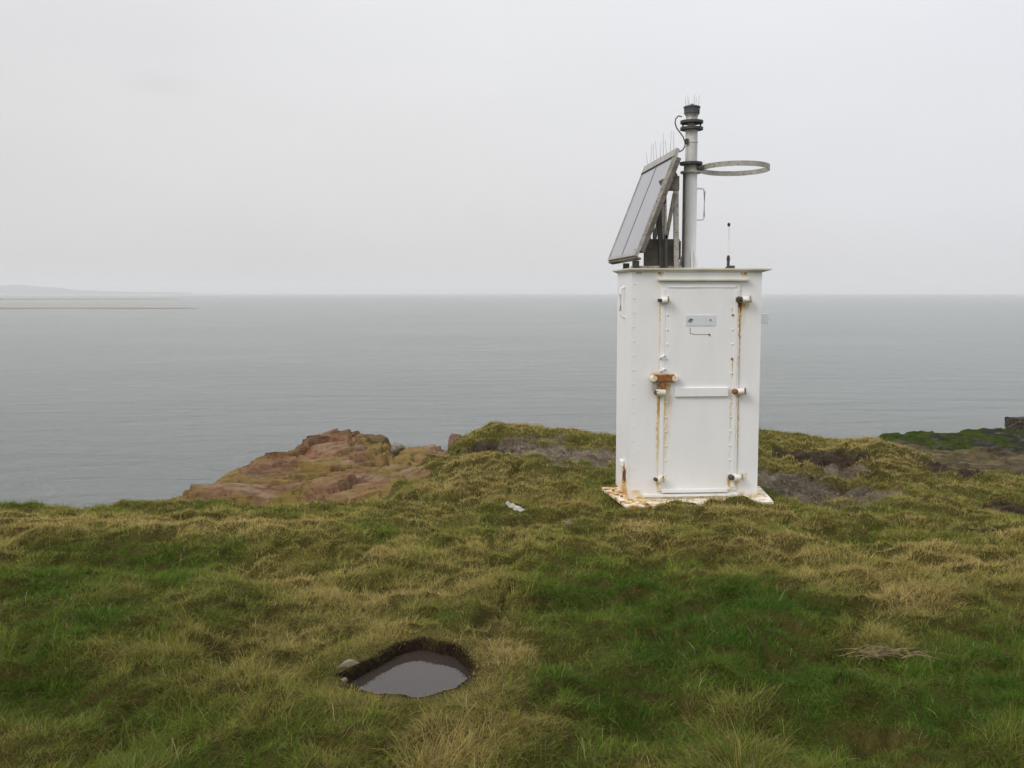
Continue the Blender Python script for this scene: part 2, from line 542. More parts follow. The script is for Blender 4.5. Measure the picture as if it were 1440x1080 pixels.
# (outline in pixel, distance), height anchor: (px, py, Y) on its top, slope dz/dx dz/dy
SLABS = [
    ([(228, 700, 10.7), (262, 690, 11.6), (330, 660, 13.0), (430, 640, 13.4), (560, 650, 13.0), (600, 690, 11.6), (560, 700, 10.9), (400, 704, 10.6)], (420, 690, 11.2), 0.0, -0.02),
    ([(250, 695, 11.1), (300, 672, 12.4), (380, 665, 12.5), (420, 688, 11.3), (330, 700, 10.9)], (320, 682, 11.8), 0.06, -0.01),
    ([(312, 663, 12.5), (350, 642, 13.8), (420, 625, 14.6), (470, 640, 13.8), (430, 662, 12.6), (360, 668, 12.3)], (380, 650, 13.2), 0.04, 0.0),
    ([(395, 640, 13.4), (432, 610, 15.2), (520, 606, 15.4), (560, 625, 14.4), (540, 645, 13.4), (470, 655, 12.9)], (470, 635, 13.9), 0.05, 0.01),
    ([(412, 625, 14.0), (438, 604, 15.3), (505, 603, 15.5), (516, 630, 14.2), (455, 640, 13.7)], (470, 615, 14.7), 0.03, 0.02),
    ([(430, 668, 12.2), (470, 655, 12.8), (560, 648, 13.2), (610, 665, 12.4), (590, 690, 11.5), (480, 692, 11.4)], (520, 672, 12.2), 0.02, 0.01),
    ([(350, 684, 11.5), (400, 672, 12.1), (460, 672, 12.1), (470, 694, 11.2), (380, 700, 10.9)], (410, 684, 11.6), -0.03, 0.0),
    ([(370, 658, 12.7), (410, 646, 13.2), (436, 652, 13.0), (400, 664, 12.5)], (405, 654, 12.9), 0.05, 0.03),
    ([(536, 652, 13.0), (552, 634, 14.1), (602, 629, 14.5), (632, 640, 13.9), (615, 664, 12.6), (560, 664, 12.6)], (585, 633, 14.0), 0.0, 0.02),
    ([(520, 676, 12.0), (560, 660, 12.7), (625, 664, 12.5), (632, 684, 11.7), (560, 692, 11.4)], (575, 674, 12.1), 0.03, 0.0),
]


def outcrop_h(x, y):
    wx = x + 0.09 * fbm(x * 1.9, y * 1.9, 3, 80) + 0.022 * fbm(x * 8, y * 8, 2, 82)
    wy = y + 0.12 * fbm(x * 1.7, y * 1.7, 3, 90) + 0.03 * fbm(x * 7, y * 7, 2, 92)
    h = np.full(x.shape, -3.0); idx = np.zeros(x.shape)
    for k, (pl, anc, sx, sy) in enumerate(SLABS):
        poly = slab_poly(pl)
        a = at(*anc)
        sd = poly_sd(wx, wy, poly)
        top = a.z + sx * (x - a.x) + sy * (y - a.y) + 0.035 * fbm(x * 1.3 + k * 5, y * 1.3, 3, 100 + k)
        # beds: the rim of a slab breaks back in two thin steps
        e = np.where(sd > 0.17, 0.0, np.where(sd > 0.08, -0.045, -0.105)) - 0.025 * np.exp(-np.maximum(sd, 0) / 0.02)
        top = np.where(sd > 0, top + e, a.z - 0.15 - np.maximum(-sd - 0.02, 0) * 3.2)
        idx = np.where(top > h, k, idx)
        h = np.maximum(h, top)
    bx, by = 0.82 * wx + 0.57 * wy, -0.57 * wx + 0.82 * wy
    g1, r1 = blocks(bx, by, 1.05, 0.55, 111, 0.055, 0.16, 0.09, 0.05)
    g2, r2 = blocks(bx, by, 0.36, 0.6, 121, 0.016, 0.14, 0.035, 0.07)
    h = h - 0.02 * ss(-2.9, -3.95, x) * ss(12.8, 12.0, y) + g1 * (1 - 0.6 * ss(-2.9, -3.6, x)) + g2 + 0.006 * fbm(x * 14, y * 14, 3, 120)
    idx = idx + 0.9 * (0.7 * r1 + 0.3 * r2)
    return np.maximum(h, -3.0), idx


ox = np.arange(-4.7, -0.7, 0.018); oy = np.arange(10.2, 16.3, 0.022)
OX, OY = np.meshgrid(ox, oy)
OZ, OI = outcrop_h(OX, OY)
me = mesh_np('sandstone_outcrop', np.stack([OX, OY, OZ], -1).reshape(-1, 3), grid_quads(len(ox), len(oy)), smooth=False)
OPX, OPY = to_px(OX, OY, OZ)
mossy = ss(-0.05, 0.40, fbm(OX * 1.4, OY * 1.2, 5, 140) + 0.55 * ss(450, 590, OPX) + 0.30 * ss(630, 690, OPY) - 0.08)
mossy = mossy * (1 - 0.8 * (OI.astype(int) == 4)) * (0.55 + 0.75 * (OI % 1))
set_attr(me, 'moss', mossy.ravel())
set_attr(me, 'tone', (np.array([0.5, 0.75, 0.15, 0.6, 0.05, 0.9, 0.3, 0.85, 0.9, 0.95])[OI.astype(int)] * 0.5 + 0.62 * (OI % 1) - 0.02 + 0.15 * fbm(OX * 0.9, OY * 0.9, 3, 155)).ravel())
set_attr(me, 'pale', 0.5 * (ss(0.25, 0.6, fbm(OX * 1.1, OY * 1.6, 4, 150) + 0.2 * (OI.astype(int) == 7))).ravel())


def sandstone_mat(name='red_sandstone', tint=1.0):
    m, nt, b, o = new_mat(name)
    c, n2 = strata_color(nt, (0.085, 0.052, 0.029), (0.205, 0.116, 0.066), (0.290, 0.188, 0.115), 0.9)
    c = mixc(nt, 1.0, c, ramp(nt, attr(nt, 'tone'), [(0.0, (0.95, 0.82, 0.80)), (0.5, (1.0, 1.0, 1.0)), (1.0, (1.04, 1.18, 1.22))]), 'MULTIPLY')
    pale = ramp(nt, tex(nt, 3, 6, 0.6), [(0.35, (0.23, 0.17, 0.12)), (0.7, (0.31, 0.24, 0.175))])
    c = mixc(nt, attr(nt, 'pale'), c, pale)
    mo = ramp(nt, tex(nt, 6, 7, 0.7), [(0.3, (0.095, 0.078, 0.018)), (0.5, (0.185, 0.130, 0.040)), (0.72, (0.24, 0.160, 0.062))])
    mm = nd(nt, 'ShaderNodeMath', operation='MULTIPLY')
    nt.links.new(attr(nt, 'moss'), mm.inputs[0])
    nt.links.new(ramp(nt, tex(nt, 4, 6, 0.65), [(0.36, 0.2), (0.58, 1.0)]), mm.inputs[1])
    c = mixc(nt, mm.outputs[0], c, mo)
    dkk = ramp(nt, tex(nt, 2.4, 7, 0.65, stretch=(0.6, 1.4, 2)), [(0.58, 0.0), (0.70, 0.75)])
    c = mixc(nt, dkk, c, (0.075, 0.050, 0.035))
    nt.links.new(c, b.inputs['Base Color'])
    b.inputs['Roughness'].default_value = 0.93; b.inputs['Specular IOR Level'].default_value = 0.06
    bump(nt, b, n2, 0.9, 0.035)
    return m


M['sandstone'] = sandstone_mat()
tag(link_mesh('sandstone_outcrop', me, M['sandstone']), 'layered red sandstone outcrop with mossy ledges at the cliff edge left of the cabinet', 'rock outcrop')


def boulder(name, c, s, seed, mat, label, cat='boulder', rz=0.0, sub=4, group=None, flat=0.5, amp=0.3, boxy=False):
    """an angular rock: an ico-sphere cut by random planes, then roughened"""
    bm = BM(); bmesh.ops.create_icosphere(bm, subdivisions=sub, radius=1.0)
    rr = random.Random(seed)
    pls = []
    for k in range(11):
        n = Vector((rr.uniform(-1, 1), rr.uniform(-1, 1), rr.uniform(-0.4, 1))).normalized()
        pls.append((n, rr.uniform(0.52, 0.85)))
    pls.append((Vector((0, 0, 1)), flat + 0.15))
    if boxy: pls = [(Vector(v), d) for v, d in (((1, 0, 0), .62), ((-1, 0, 0.08), .62), ((0, 1, 0), .6), ((0, -1, 0.1), .6), ((0.06, 0, 1), .55), ((-0.7, -0.2, 0.7), .85))]
    off = rr.uniform(0, 50)
    for v in bm.verts:
        p = v.co.copy()
        for n, d in pls:
            e = p.dot(n) - d
            if e > 0: p -= n * e
        w = float(noise(p.x * 3 + off, p.y * 3 + p.z * 4, seed)) * amp * 0.4 + float(noise(p.x * 9 + off, p.y * 9 + p.z * 12, seed + 1)) * amp * 0.15
        v.co = p * (1 + w)
        v.co = Vector((v.co.x * s[0], v.co.y * s[1], v.co.z * s[2]))
    o = build(name, bm, mat, None)
    o.location = c; o.rotation_euler = (0, 0, rz)
    return tag(o, label, cat, group)


def boulder_mat(name, c1, c2, c3, moss=0.4):
    m, nt, b, o = new_mat(name)
    c, n2 = strata_color(nt, c1, c2, c3, 3.0)
    mo = ramp(nt, tex(nt, 9, 6, 0.7), [(0.3, (0.055, 0.050, 0.016)), (0.7, (0.16, 0.125, 0.045))])
    mk = ramp(nt, tex(nt, 4.5, 6, 0.7), [(0.62 - 0.4 * moss, 0.0), (0.78 - 0.4 * moss, 0.9)])
    c = mixc(nt, mk, c, mo)
    nt.links.new(c, b.inputs['Base Color']); b.inputs['Roughness'].default_value = 0.94; b.inputs['Specular IOR Level'].default_value = 0.08
    bump(nt, b, n2, 0.8, 0.03)
    return m


M['boulder_moss'] = boulder_mat('mossy_sandstone', (0.085, 0.055, 0.03), (0.17, 0.11, 0.06), (0.25, 0.175, 0.11), 0.6)
M['boulder_pink'] = boulder_mat('pink_sandstone', (0.10, 0.055, 0.042), (0.20, 0.115, 0.09), (0.28, 0.18, 0.14), 0.1)
M['stone_pale'] = boulder_mat('pale_stone_with_lichen', (0.13, 0.11, 0.09), (0.25, 0.22, 0.18), (0.40, 0.36, 0.31), 0.4)

b1 = at(533, 628, 14.6)
boulder('boulder', (b1.x, b1.y, b1.z - 0.02), (0.25, 0.28, 0.29), 29, M['boulder_moss'], 'mossy brown boulder perched at the right end of the sandstone outcrop', rz=0.4)
b4 = at(557, 630, 14.3)
boulder('boulder', (b4.x, b4.y, b4.z - 0.03), (0.14, 0.16, 0.13), 44, M['stone_pale'], 'small pale boulder leaning on the right side of the mossy one', rz=0.8)
b2 = at(641, 618, 15.6)
boulder('boulder', (b2.x, b2.y, b2.z - 0.02), (0.15, 0.2, 0.17), 8, M['boulder_pink'], 'small pinkish boulder jutting out on the cliff edge left of the grassy mound', rz=0.2)

# ledge of dark bedded rock beyond the right edge of the turf
lx = np.arange(5.2, 12.5, 0.03); ly = np.arange(12.4, 19.5, 0.03)
LX, LY = np.meshgrid(lx, ly)
top = at(1330, 636, 17.0)
crest_y = 17.6 + 0.25 * fbm(LX * 0.8, LX * 0 + 2, 3, 160)
LZ = top.z - 0.15 * (LX - top.x) * 0.35 + 0.10 * fbm(LX * 0.8, LY * 0.8, 4, 161) - 0.10 * (17.6 - LY)
q = LZ + 0.12 * fbm(LX * 1.2, LY * 2.6, 4, 162)
LZ = LZ * 0.3 + 0.7 * np.floor(q / 0.09) * 0.09 + 0.02 * fbm(LX * 8, LY * 8, 4, 163)
over = LY - crest_y
LZ = LZ - np.maximum(over, 0) * 3.0
left = (5.95 + 0.2 * fbm(LY * 1.2, LY * 0 + 5, 3, 165)) - LX
LZ = LZ - np.maximum(left, 0) * 2.0
me = mesh_np('rock_ledge', np.stack([LX, LY, np.maximum(LZ, -5.5)], -1).reshape(-1, 3), grid_quads(len(lx), len(ly)))


def ledge_mat():
    m, nt, b, o = new_mat('dark_bedded_rock')
    c, n2 = strata_color(nt, (0.045, 0.034, 0.027), (0.095, 0.074, 0.057), (0.165, 0.13, 0.10), 2.6)
    mo = ramp(nt, tex(nt, 7, 6, 0.7), [(0.3, (0.075, 0.065, 0.022)), (0.7, (0.19, 0.15, 0.065))])
    mk = ramp(nt, tex(nt, 1.7, 6, 0.7, stretch=(0.6, 1.6, 1)), [(0.46, 0.0), (0.60, 0.9)])
    c = mixc(nt, mk, c, mo)
    nt.links.new(c, b.inputs['Base Color']); b.inputs['Roughness'].default_value = 0.95; b.inputs['Specular IOR Level'].default_value = 0.06
    bump(nt, b, n2, 0.9, 0.04)
    return m


tag(link_mesh('rock_ledge', me, ledge_mat()), 'dark bedded rock ledge below the right edge of the turf', 'rock ledge')

# ================================================================== REEF, low green shore far below on the right
rx_ = np.arange(20, 52, 0.14); ry_ = np.arange(42, 76, 0.16)
RX, RY = np.meshgrid(rx_, ry_)
REEF = [(on_z(px, py, SEA + 0.3).x, on_z(px, py, SEA + 0.3).y) for px, py in ((1228, 611), (1262, 604), (1330, 604), (1370, 602), (1450, 600), (1560, 598))] + [(52, 64), (52, 40), (24, 40), (23.0, 52)]
rsd = poly_sd(RX + 0.9 * fbm(RX * 0.35, RY * 0.35, 4, 171), RY + 1.4 * fbm(RX * 0.3, RY * 0.3, 4, 170), REEF)
rq = 0.5 * fbm(RX * 0.25, RY * 0.5, 5, 172)
RZ = SEA - 0.8 + 1.15 * ss(-1.5, 1.2, rsd) + (np.floor(rq / 0.12) * 0.12) + 0.08 * fbm(RX * 1.2, RY * 1.2, 4, 173) + 0.02 * np.clip(rsd, 0, 12)
RZ = np.maximum(RZ, SEA - 0.95)
me = mesh_np('reef', np.stack([RX, RY, RZ], -1).reshape(-1, 3), grid_quads(len(rx_), len(ry_)))
set_attr(me, 'weed', (ss(-0.12, 0.10, fbm(RX * 0.35, RY * 0.45, 5, 175) + 0.12)).ravel())


def reef_mat():
    m, nt, b, o = new_mat('weed_covered_rock')
    c, n2 = strata_color(nt, (0.022, 0.020, 0.016), (0.050, 0.044, 0.034), (0.16, 0.145, 0.12), 0.7)
    gr = ramp(nt, tex(nt, 0.9, 8, 0.7), [(0.3, (0.018, 0.028, 0.004)), (0.5, (0.040, 0.060, 0.007)), (0.75, (0.080, 0.092, 0.016))])
    c = mixc(nt, attr(nt, 'weed'), c, gr)
    nt.links.new(c, b.inputs['Base Color']); b.inputs['Roughness'].default_value = 0.85; b.inputs['Specular IOR Level'].default_value = 0.06
    bump(nt, b, n2, 0.8, 0.3)
    return m


tag(link_mesh('reef', me, reef_mat()), 'low weed covered reef at the waterline on the right', 'reef', kind='structure')
b3 = at(1441, 598, 63.0)
boulder('boulder', (b3.x, b3.y, b3.z), (1.45, 1.2, 0.8), 21, boulder_mat('wet_dark_rock', (0.03, 0.026, 0.02), (0.065, 0.056, 0.043), (0.11, 0.096, 0.074), 0.15), 'dark square boulder standing on the far edge of the green reef', rz=0.1, amp=0.45, boxy=True)

# ================================================================== SEA
def sea_mat():
    m, nt, b, o = new_mat('grey_sea_water')
    n = tex(nt, 0.018, 4, 0.55, stretch=(1, 1.6, 1))
    nt.links.new(ramp(nt, n, [(0.3, (0.188, 0.210, 0.192)), (0.7, (0.226, 0.250, 0.232))]), b.inputs['Base Color'])
    b.inputs['Roughness'].default_value = 0.16; b.inputs['IOR'].default_value = 1.333
    w1 = tex(nt, 1.5, 8, 0.72, stretch=(1.0, 0.9, 1), dist=0.3)
    w2 = tex(nt, 0.26, 5, 0.6, stretch=(0.45, 1.2, 1), dist=0.5)
    ad = nd(nt, 'ShaderNodeMath', operation='MULTIPLY_ADD'); nt.links.new(w2, ad.inputs[0]); ad.inputs[1].default_value = 4.0; nt.links.new(w1, ad.inputs[2])
    bump(nt, b, ad.outputs[0], 1.0, 0.60)
    return m


bm = BM()
for x, y in ((-14500, -240), (14500, -240), (14500, 13400), (-14500, 13400)): bm.verts.new((x, y, SEA))
bm.faces.new(bm.verts[:])
tag(build('sea', bm, sea_mat()), 'calm grey sea reaching the hazy horizon', 'sea', kind='structure')


def flat_sheet(name, pts, z, mat, label, thick=0.25):
    bm = BM()
    n = len(pts)
    lo = [bm.verts.new((x, y, SEA - 0.3)) for x, y in pts]
    cx = sum(p[0] for p in pts) / n; cy = sum(p[1] for p in pts) / n
    hi = [bm.verts.new((cx + (x - cx) * 0.93, cy + (y - cy) * 0.8, z)) for x, y in pts]
    for k in range(n):
        bm.faces.new((lo[k], lo[(k + 1) % n], hi[(k + 1) % n], hi[k]))
    bm.faces.new(hi)
    return tag(build(name, bm, mat), label, 'sandbank', kind='structure')


sand = metal_mat('wet_sand', (0.20, 0.15, 0.11), (0.27, 0.20, 0.15), 0.8, 0, 0.02)
def bank(x0, x1, y0, h, seed, n=40):
    up, lo = [], []
    for k in range(n + 1):
        t = k / n; e = math.sin(math.pi * min(t * 1.0, 1)) ** 0.35
        w = h * e * (0.75 + 0.5 * float(noise(t * 7, 1.3, seed)))
        c = y0 + 0.25 * h * float(noise(t * 3, 4.3, seed))
        x = x0 + (x1 - x0) * t
        up.append((x, c + w)); lo.append((x, c - w))
    return lo + up[::-1]


def bank_px(px0, px1, py, hpx, seed):
    a = on_z(px0, py, SEA + 0.2); b = on_z(px1, py, SEA + 0.2)
    d = abs(on_z(px0, py - hpx, SEA + 0.2).y - a.y)
    return bank(a.x, b.x, a.y, d, seed)


flat_sheet('sandbank', bank_px(-260, 290, 433.4, 1.0, 5), SEA + 0.35, sand, 'long thin brown sandbank breaking the sea on the left')
flat_sheet('sandbank', bank_px(-300, 270, 420.5, 0.8, 6), SEA + 0.5, sand, 'fainter sandbank farther out on the left')

# far hills
def hills():
    prof = [(-330, 404), (-220, 399), (-120, 403), (-40, 401), (0, 401), (30, 399.5), (55, 403), (85, 404.5), (105, 407.5), (140, 409.5), (200, 410.8), (270, 411.6)]
    xs = np.linspace(-330, 270, 160)
    ys = np.interp(xs, [p[0] for p in prof], [p[1] for p in prof]) + 0.5 * fbm(xs * 0.06, xs * 0, 4, 200)
    V = []; rows = 9
    for j in range(rows):
        tt = j / (rows - 1)
        prof_h = math.sin(math.pi * tt)
        for px, py in zip(xs, ys):
            yy = 11800 + 1400 * tt
            p = at(px, py, 12500)
            V.append((p.x * yy / 12500, yy, SEA - 0.5 + (max(p.z - SEA, 2.0)) * prof_h * (1 + 0.15 * float(noise(px * 0.05, j * 0.7, 210)) * (0 < j < rows - 1))))
    me = mesh_np('hills', np.array(V), grid_quads(160, rows))
    m, nt, b, o = new_mat('distant_hillside')
    nt.links.new(ramp(nt, tex(nt, 0.004, 6, 0.6), [(0.3, (0.05, 0.06, 0.04)), (0.7, (0.10, 0.10, 0.065))]), b.inputs['Base Color'])
    b.inputs['Roughness'].default_value = 1.0
    tag(link_mesh('hills', me, m), 'low far off hills fading into haze on the left horizon', 'hills', kind='structure')


hills()

# ================================================================== PUDDLE and its stones
pc = np.array(PIT).mean(0)
bm = BM()
wl = PIT_Z - 0.056
vs = [bm.verts.new((pc[0] + (x - pc[0]) * 1.02, pc[1] + (y - pc[1]) * 1.02, wl)) for x, y in PIT]
bm.faces.new(vs)
m, nt, b, o = new_mat('dark_still_water')
b.inputs['Base Color'].default_value = (0.042, 0.032, 0.028, 1); b.inputs['Roughness'].default_value = 0.03; b.inputs['IOR'].default_value = 1.333
bump(nt, b, tex(nt, 14, 3, 0.5), 0.05, 0.004)
tag(build('puddle', bm, m), 'still dark water filling the pit in the turf', 'puddle', kind='structure')

for k, (px, py, s, sd, lab) in enumerate(((489, 929, (0.058, 0.035, 0.022), 31, 'pale lichened stone at the left rim of the puddle, the larger one'), (483, 941, (0.038, 0.03, 0.02), 35, 'smaller pale stone nearest the left corner of the puddle'))):
    p = on_z(px, py, PIT_Z + 0.02)
    boulder('stone', (p.x, p.y, float(ground_h(np.array([p.x]), np.array([p.y]))[0]) + 0.004), s, sd, M['stone_pale'], lab, 'stone', rz=0.5 + k, sub=3)
p = on_z(800, 738, 0.05)
boulder('stone', (p.x, p.y, float(ground_h(np.array([p.x]), np.array([p.y]))[0]) + 0.012), (0.045, 0.03, 0.022), 39, M['stone_pale'], 'flat pale stone half sunk in grass in front of the cabinet', 'stone', sub=3)

# scrap of white litter: a curled flake
p = on_z(724, 718, 0.02); zz = float(ground_h(np.array([p.x]), np.array([p.y]))[0])
bm = BM(); n = 12
rows = []
for i in range(n + 1):
    t = i / n - 0.5
    w = 0.030 * (1 - (2 * t) ** 4) + 0.008 + 0.006 * math.sin(i * 2.1)
    z = 0.0 + 0.008 * (2 * t) ** 2 - 0.05 * t + 0.006 * math.sin(i * 1.7)
    rows.append([bm.verts.new((t * 0.17, s * w, z + (0.012 if abs(s) == 1 else 0.0) + dz)) for s in (-1, 0, 1) for dz in (0, 0.006)])
for A, B in zip(rows, rows[1:]):
    for a, c in ((0, 2), (2, 4)):
        bm.faces.new((A[a], B[a], B[c], A[c])); bm.faces.new((A[a + 1], A[c + 1], B[c + 1], B[a + 1]))
    bm.faces.new((A[0], A[1], B[1], B[0])); bm.faces.new((A[4], B[4], B[5], A[5]))
for A in (rows[0], rows[-1]):
    bm.faces.new((A[0], A[2], A[3], A[1])); bm.faces.new((A[2], A[4], A[5], A[3]))
o = build('litter_scrap', bm, metal_mat('bleached_plastic', (0.27, 0.25, 0.215), (0.50, 0.475, 0.43), 0.6, 0, 30), None, True)
o.location = (p.x, p.y, zz + 0.035); o.rotation_euler = (R(14), R(6), R(-14))
tag(o, 'small white curled scrap lying in the grass left of the cabinet', 'litter')

# dead stalk tangle in the green grass on the right
p = on_z(1240, 914, 0.2); zz = float(ground_h(np.array([p.x]), np.array([p.y]))[0])
bm = BM(); rr = random.Random(5)
for k in range(46):
    a = rr.gauss(-0.15, 0.3) + (math.pi if rr.random() < 0.5 else 0); L = rr.uniform(0.06, 0.2)
    c0 = Vector((rr.gauss(0, 0.07), rr.gauss(0, 0.03), rr.uniform(0.0, 0.03)))
    hh = rr.uniform(0.004, 0.028); cv = rr.uniform(-0.06, 0.06)
    pts = []
    for i in range(7):
        t = i / 6
        pts.append(c0 + Vector((math.cos(a) * L * t - math.sin(a) * cv * t * t, math.sin(a) * L * 0.6 * t + math.cos(a) * cv * t * t, hh * math.sin(math.pi * min(1, t * 1.1)))))
    add_tube(bm, pts, rr.uniform(0.0012, 0.003), 5, 0.4)
o = build('dead_stalks', bm, metal_mat('dry_stalk', (0.15, 0.105, 0.052), (0.30, 0.22, 0.115), 0.9, 0, 40), None, True)
o.location = (p.x, p.y, zz + 0.04)
tag(o, 'tangle of dead pale stalks lying on the green grass at the right', 'dead plant')

# ================================================================== CABINET
A0 = R(4.0)
CW, CD, CH = 1.205, 0.75, 2.12
corner = at(885.5, 703, 9.1)
ax = Vector((math.cos(A0), math.sin(A0), 0)); ay = Vector((-math.sin(A0), math.cos(A0), 0))
base_c = Vector((corner.x, corner.y, 0)) + ax * CW / 2 + ay * CD / 2
cab = empty('equipment_cabinet', base_c, A0, label='white painted steel cabinet streaked with rust, standing in the turf on the cliff top', cat='cabinet')
PXM = 1400 / 9.12


def fx(px): return (px - 886.0) / 148.3 - CW / 2          # front face, from a photograph column
def fz(py): return (702.5 - py) / PXM                    # and row
YF = -CD / 2                                             # the front plane, local


STREAKS = [  # px, top py, bottom py, half width px, strength
    (1033, 420, 456, 5.2, 0.78), (1036, 424, 470, 9, 0.26), (1042, 424, 436, 6, 0.5), (1030, 552, 575, 7, 0.4), (1031, 676, 700, 8, 0.28), (1034.5, 440, 545, 1.6, 0.55), (1026, 500, 548, 1.3, 0.50), (1029, 552, 668, 3.0, 0.40), (1035, 552, 668, 1.6, 0.45), (1026, 672, 697, 4.2, 0.62),
    (1033, 672, 700, 4, 0.35), (927, 536, 560, 4.5, 0.75), (935, 536, 575, 6, 0.30), (926, 556, 700, 4.5, 0.36), (932, 556, 705, 4.0, 0.32), (931, 553, 660, 11, 0.26), (927, 540, 600, 5, 0.6), (924, 560, 690, 1.2, 0.55), (940, 552, 590, 4, 0.22),
    (925, 424, 520, 1.0, 0.30), (926, 676, 702, 3.5, 0.40), (1024, 430, 436, 1.6, 0.6), (1024, 556, 690, 0.9, 0.35), (893, 688, 703, 8, 0.35), (918, 520, 545, 6, 0.25), (1045, 665, 680, 5, 0.3),
    (895, 379, 386, 4, 0.55), (925, 379, 388, 4, 0.65), (1040, 379, 387, 5, 0.75), (1055, 379, 383, 8, 0.45), (905, 379, 382, 14, 0.35), (1030, 398, 420, 2, 0.25)]


def rust_front(xl, z):
    r = np.zeros(np.shape(xl))
    nz = fbm(xl * 40, z * 6, 4, 300); n2 = fbm(xl * 25, z * 25, 4, 310)
    for px, t, bt, w, s in STREAKS:
        cx, zt, zb, hw = fx(px), fz(t), fz(bt), w / 148.3
        fall = 1 - 0.75 * np.clip((zt - z) / (zt - zb), 0, 1)
        m = (1 - ss(0.55, 1.25, np.abs(xl - cx + 0.010 * n2) / hw)) * ss(0, 0.012, zt - z) * (1 - ss(0.55, 1.0, (zt - z) / (zt - zb) + 0.55 * nz))
        r = np.maximum(r, s * fall * m * np.clip(0.95 + 0.7 * nz, 0.3, 1.3))
    low = (1 - ss(0.0, 0.10, z)) * np.clip(0.18 + 0.5 * fbm(xl * 9, z * 16, 4, 330), 0, 0.6)
    return np.maximum(r, low)


def rust_side(yl, z):
    r = np.zeros(np.shape(yl))
    n2 = fbm(yl * 14, z * 12, 4, 340)
    q = np.hypot((yl + 0.08) / 0.16, (z - 0.17) / 0.12)
    r = np.maximum(r, 0.95 * (1 - ss(0.35, 1.0, q + 0.5 * n2)))
    q = np.abs(yl + 0.10) / 0.22
    r = np.maximum(r, 0.5 * (1 - ss(0.4, 1.0, q + 0.5 * n2)) * (1 - ss(0.0, 0.22, z)))
    return np.maximum(r, (1 - ss(0, 0.12, z)) * 0.45 * np.clip(0.5 + n2, 0, 1))


def panel_grid(fn_pos, u0, u1, v0, v1, step, rust_fn, flip=False):
    nu = max(2, int((u1 - u0) / step) + 1); nv = max(2, int((v1 - v0) / step) + 1)
    U, W = np.meshgrid(np.linspace(u0, u1, nu), np.linspace(v0, v1, nv))
    V = fn_pos(U, W).reshape(-1, 3)
    q = grid_quads(nu, nv)
    if flip: q = q[:, ::-1]
    return V, q, rust_fn(U, W).ravel()


def join_np(name, parts, mat, parent):
    V, Q, Rr, off = [], [], [], 0
    for v, q, r in parts:
        V.append(v); Q.append(q + off); Rr.append(r); off += len(v)
    me = mesh_np(name, np.concatenate(V), np.concatenate(Q), smooth=False)
    set_attr(me, 'rust', np.concatenate(Rr))
    return link_mesh(name, me, mat, parent)


zero = lambda u, w: np.zeros(np.shape(u))
dent = lambda u, w: 0.0025 * fbm(u * 2.2, w * 1.6, 2, 350)   # the thin plates are not quite flat
h2 = CW / 2
parts = [
    panel_grid(lambda u, w: np.stack([u, YF + dent(u, w) * ss(0, .1, h2 - np.abs(u)), w], -1), -h2, h2, 0, CH, 0.0075, rust_front),
    panel_grid(lambda u, w: np.stack([0 * u - h2, u, w], -1), -CD / 2, CD / 2, 0, CH, 0.02, rust_side, True),
    panel_grid(lambda u, w: np.stack([0 * u + h2, u, w], -1), -CD / 2, CD / 2, 0, CH, 0.05, rust_side),
    panel_grid(lambda u, w: np.stack([u, 0 * u + CD / 2, w], -1), -h2, h2, 0, CH, 0.1, zero, True),
    panel_grid(lambda u, w: np.stack([u, w, 0 * u + CH], -1), -h2, h2, -CD / 2, CD / 2, 0.2, zero),
]
join_np('body', parts, M['white'], cab)

# roof: thin plate whose rim flares outwards
bm = BM()
ov = [(-0.040, -0.03, 0.085, 0.03)]
l, f_, r_o, k_ = -h2 - 0.045, YF - 0.05, h2 + 0.075, CD / 2 + 0.05
lo = [bm.verts.new(p) for p in ((-h2 + 0.0, YF - 0.003, CH - 0.022), (h2 + 0.0, YF - 0.003, CH - 0.022), (h2, CD / 2, CH - 0.022), (-h2, CD / 2, CH - 0.022))]
mid = [bm.verts.new(p) for p in ((l, f_, CH + 0.002), (r_o, f_, CH + 0.002), (r_o, k_, CH + 0.002), (l, k_, CH + 0.002))]
hi = [bm.verts.new(p) for p in ((l, f_, CH + 0.014), (r_o, f_, CH + 0.014), (r_o, k_, CH + 0.014), (l, k_, CH + 0.014))]
for A, B in ((lo, mid), (mid, hi)):
    for k in range(4): bm.faces.new((A[k], A[(k + 1) % 4], B[(k + 1) % 4], B[k]))
bm.faces.new(hi)
build('roof', bm, M['white_grimy'], cab)

# base flange, skewed a little under the cabinet, rusting
ci = cab.matrix_basis.inverted()
fl = [ci @ Vector((v.x, v.y, 0)) for v in (on_z(882, 713.5, 0), on_z(1088, 706, 0), on_z(1068, 684, 0), on_z(845, 685.5, 0))]
fa = [np.array((p.x, p.y)) for p in fl]


def flange_xy(u, w):
    return (fa[0] * (1 - u)[..., None] + fa[1] * u[..., None]) * (1 - w)[..., None] + (fa[3] * (1 - u)[..., None] + fa[2] * u[..., None]) * w[..., None]


def flange_rust(u, w):
    p = flange_xy(u, w); a, b_ = p[..., 0], p[..., 1]
    n = fbm(a * 11, b_ * 11, 5, 360); n3 = fbm(a * 30, b_ * 30, 3, 364)
    left = 1 - ss(0.02, 0.40, u)
    r = (0.26 + 0.45 * n + 0.25 * n3) * left + (0.03 + 0.22 * np.maximum(n, 0)) * (1 - left)
    return np.clip(r, 0, 0.72)


def flange_top(u, w):
    p = flange_xy(u, w)
    return np.concatenate([p, (0.004 + 0.004 * fbm(p[..., 0] * 3, p[..., 1] * 3, 2, 366))[..., None]], -1)


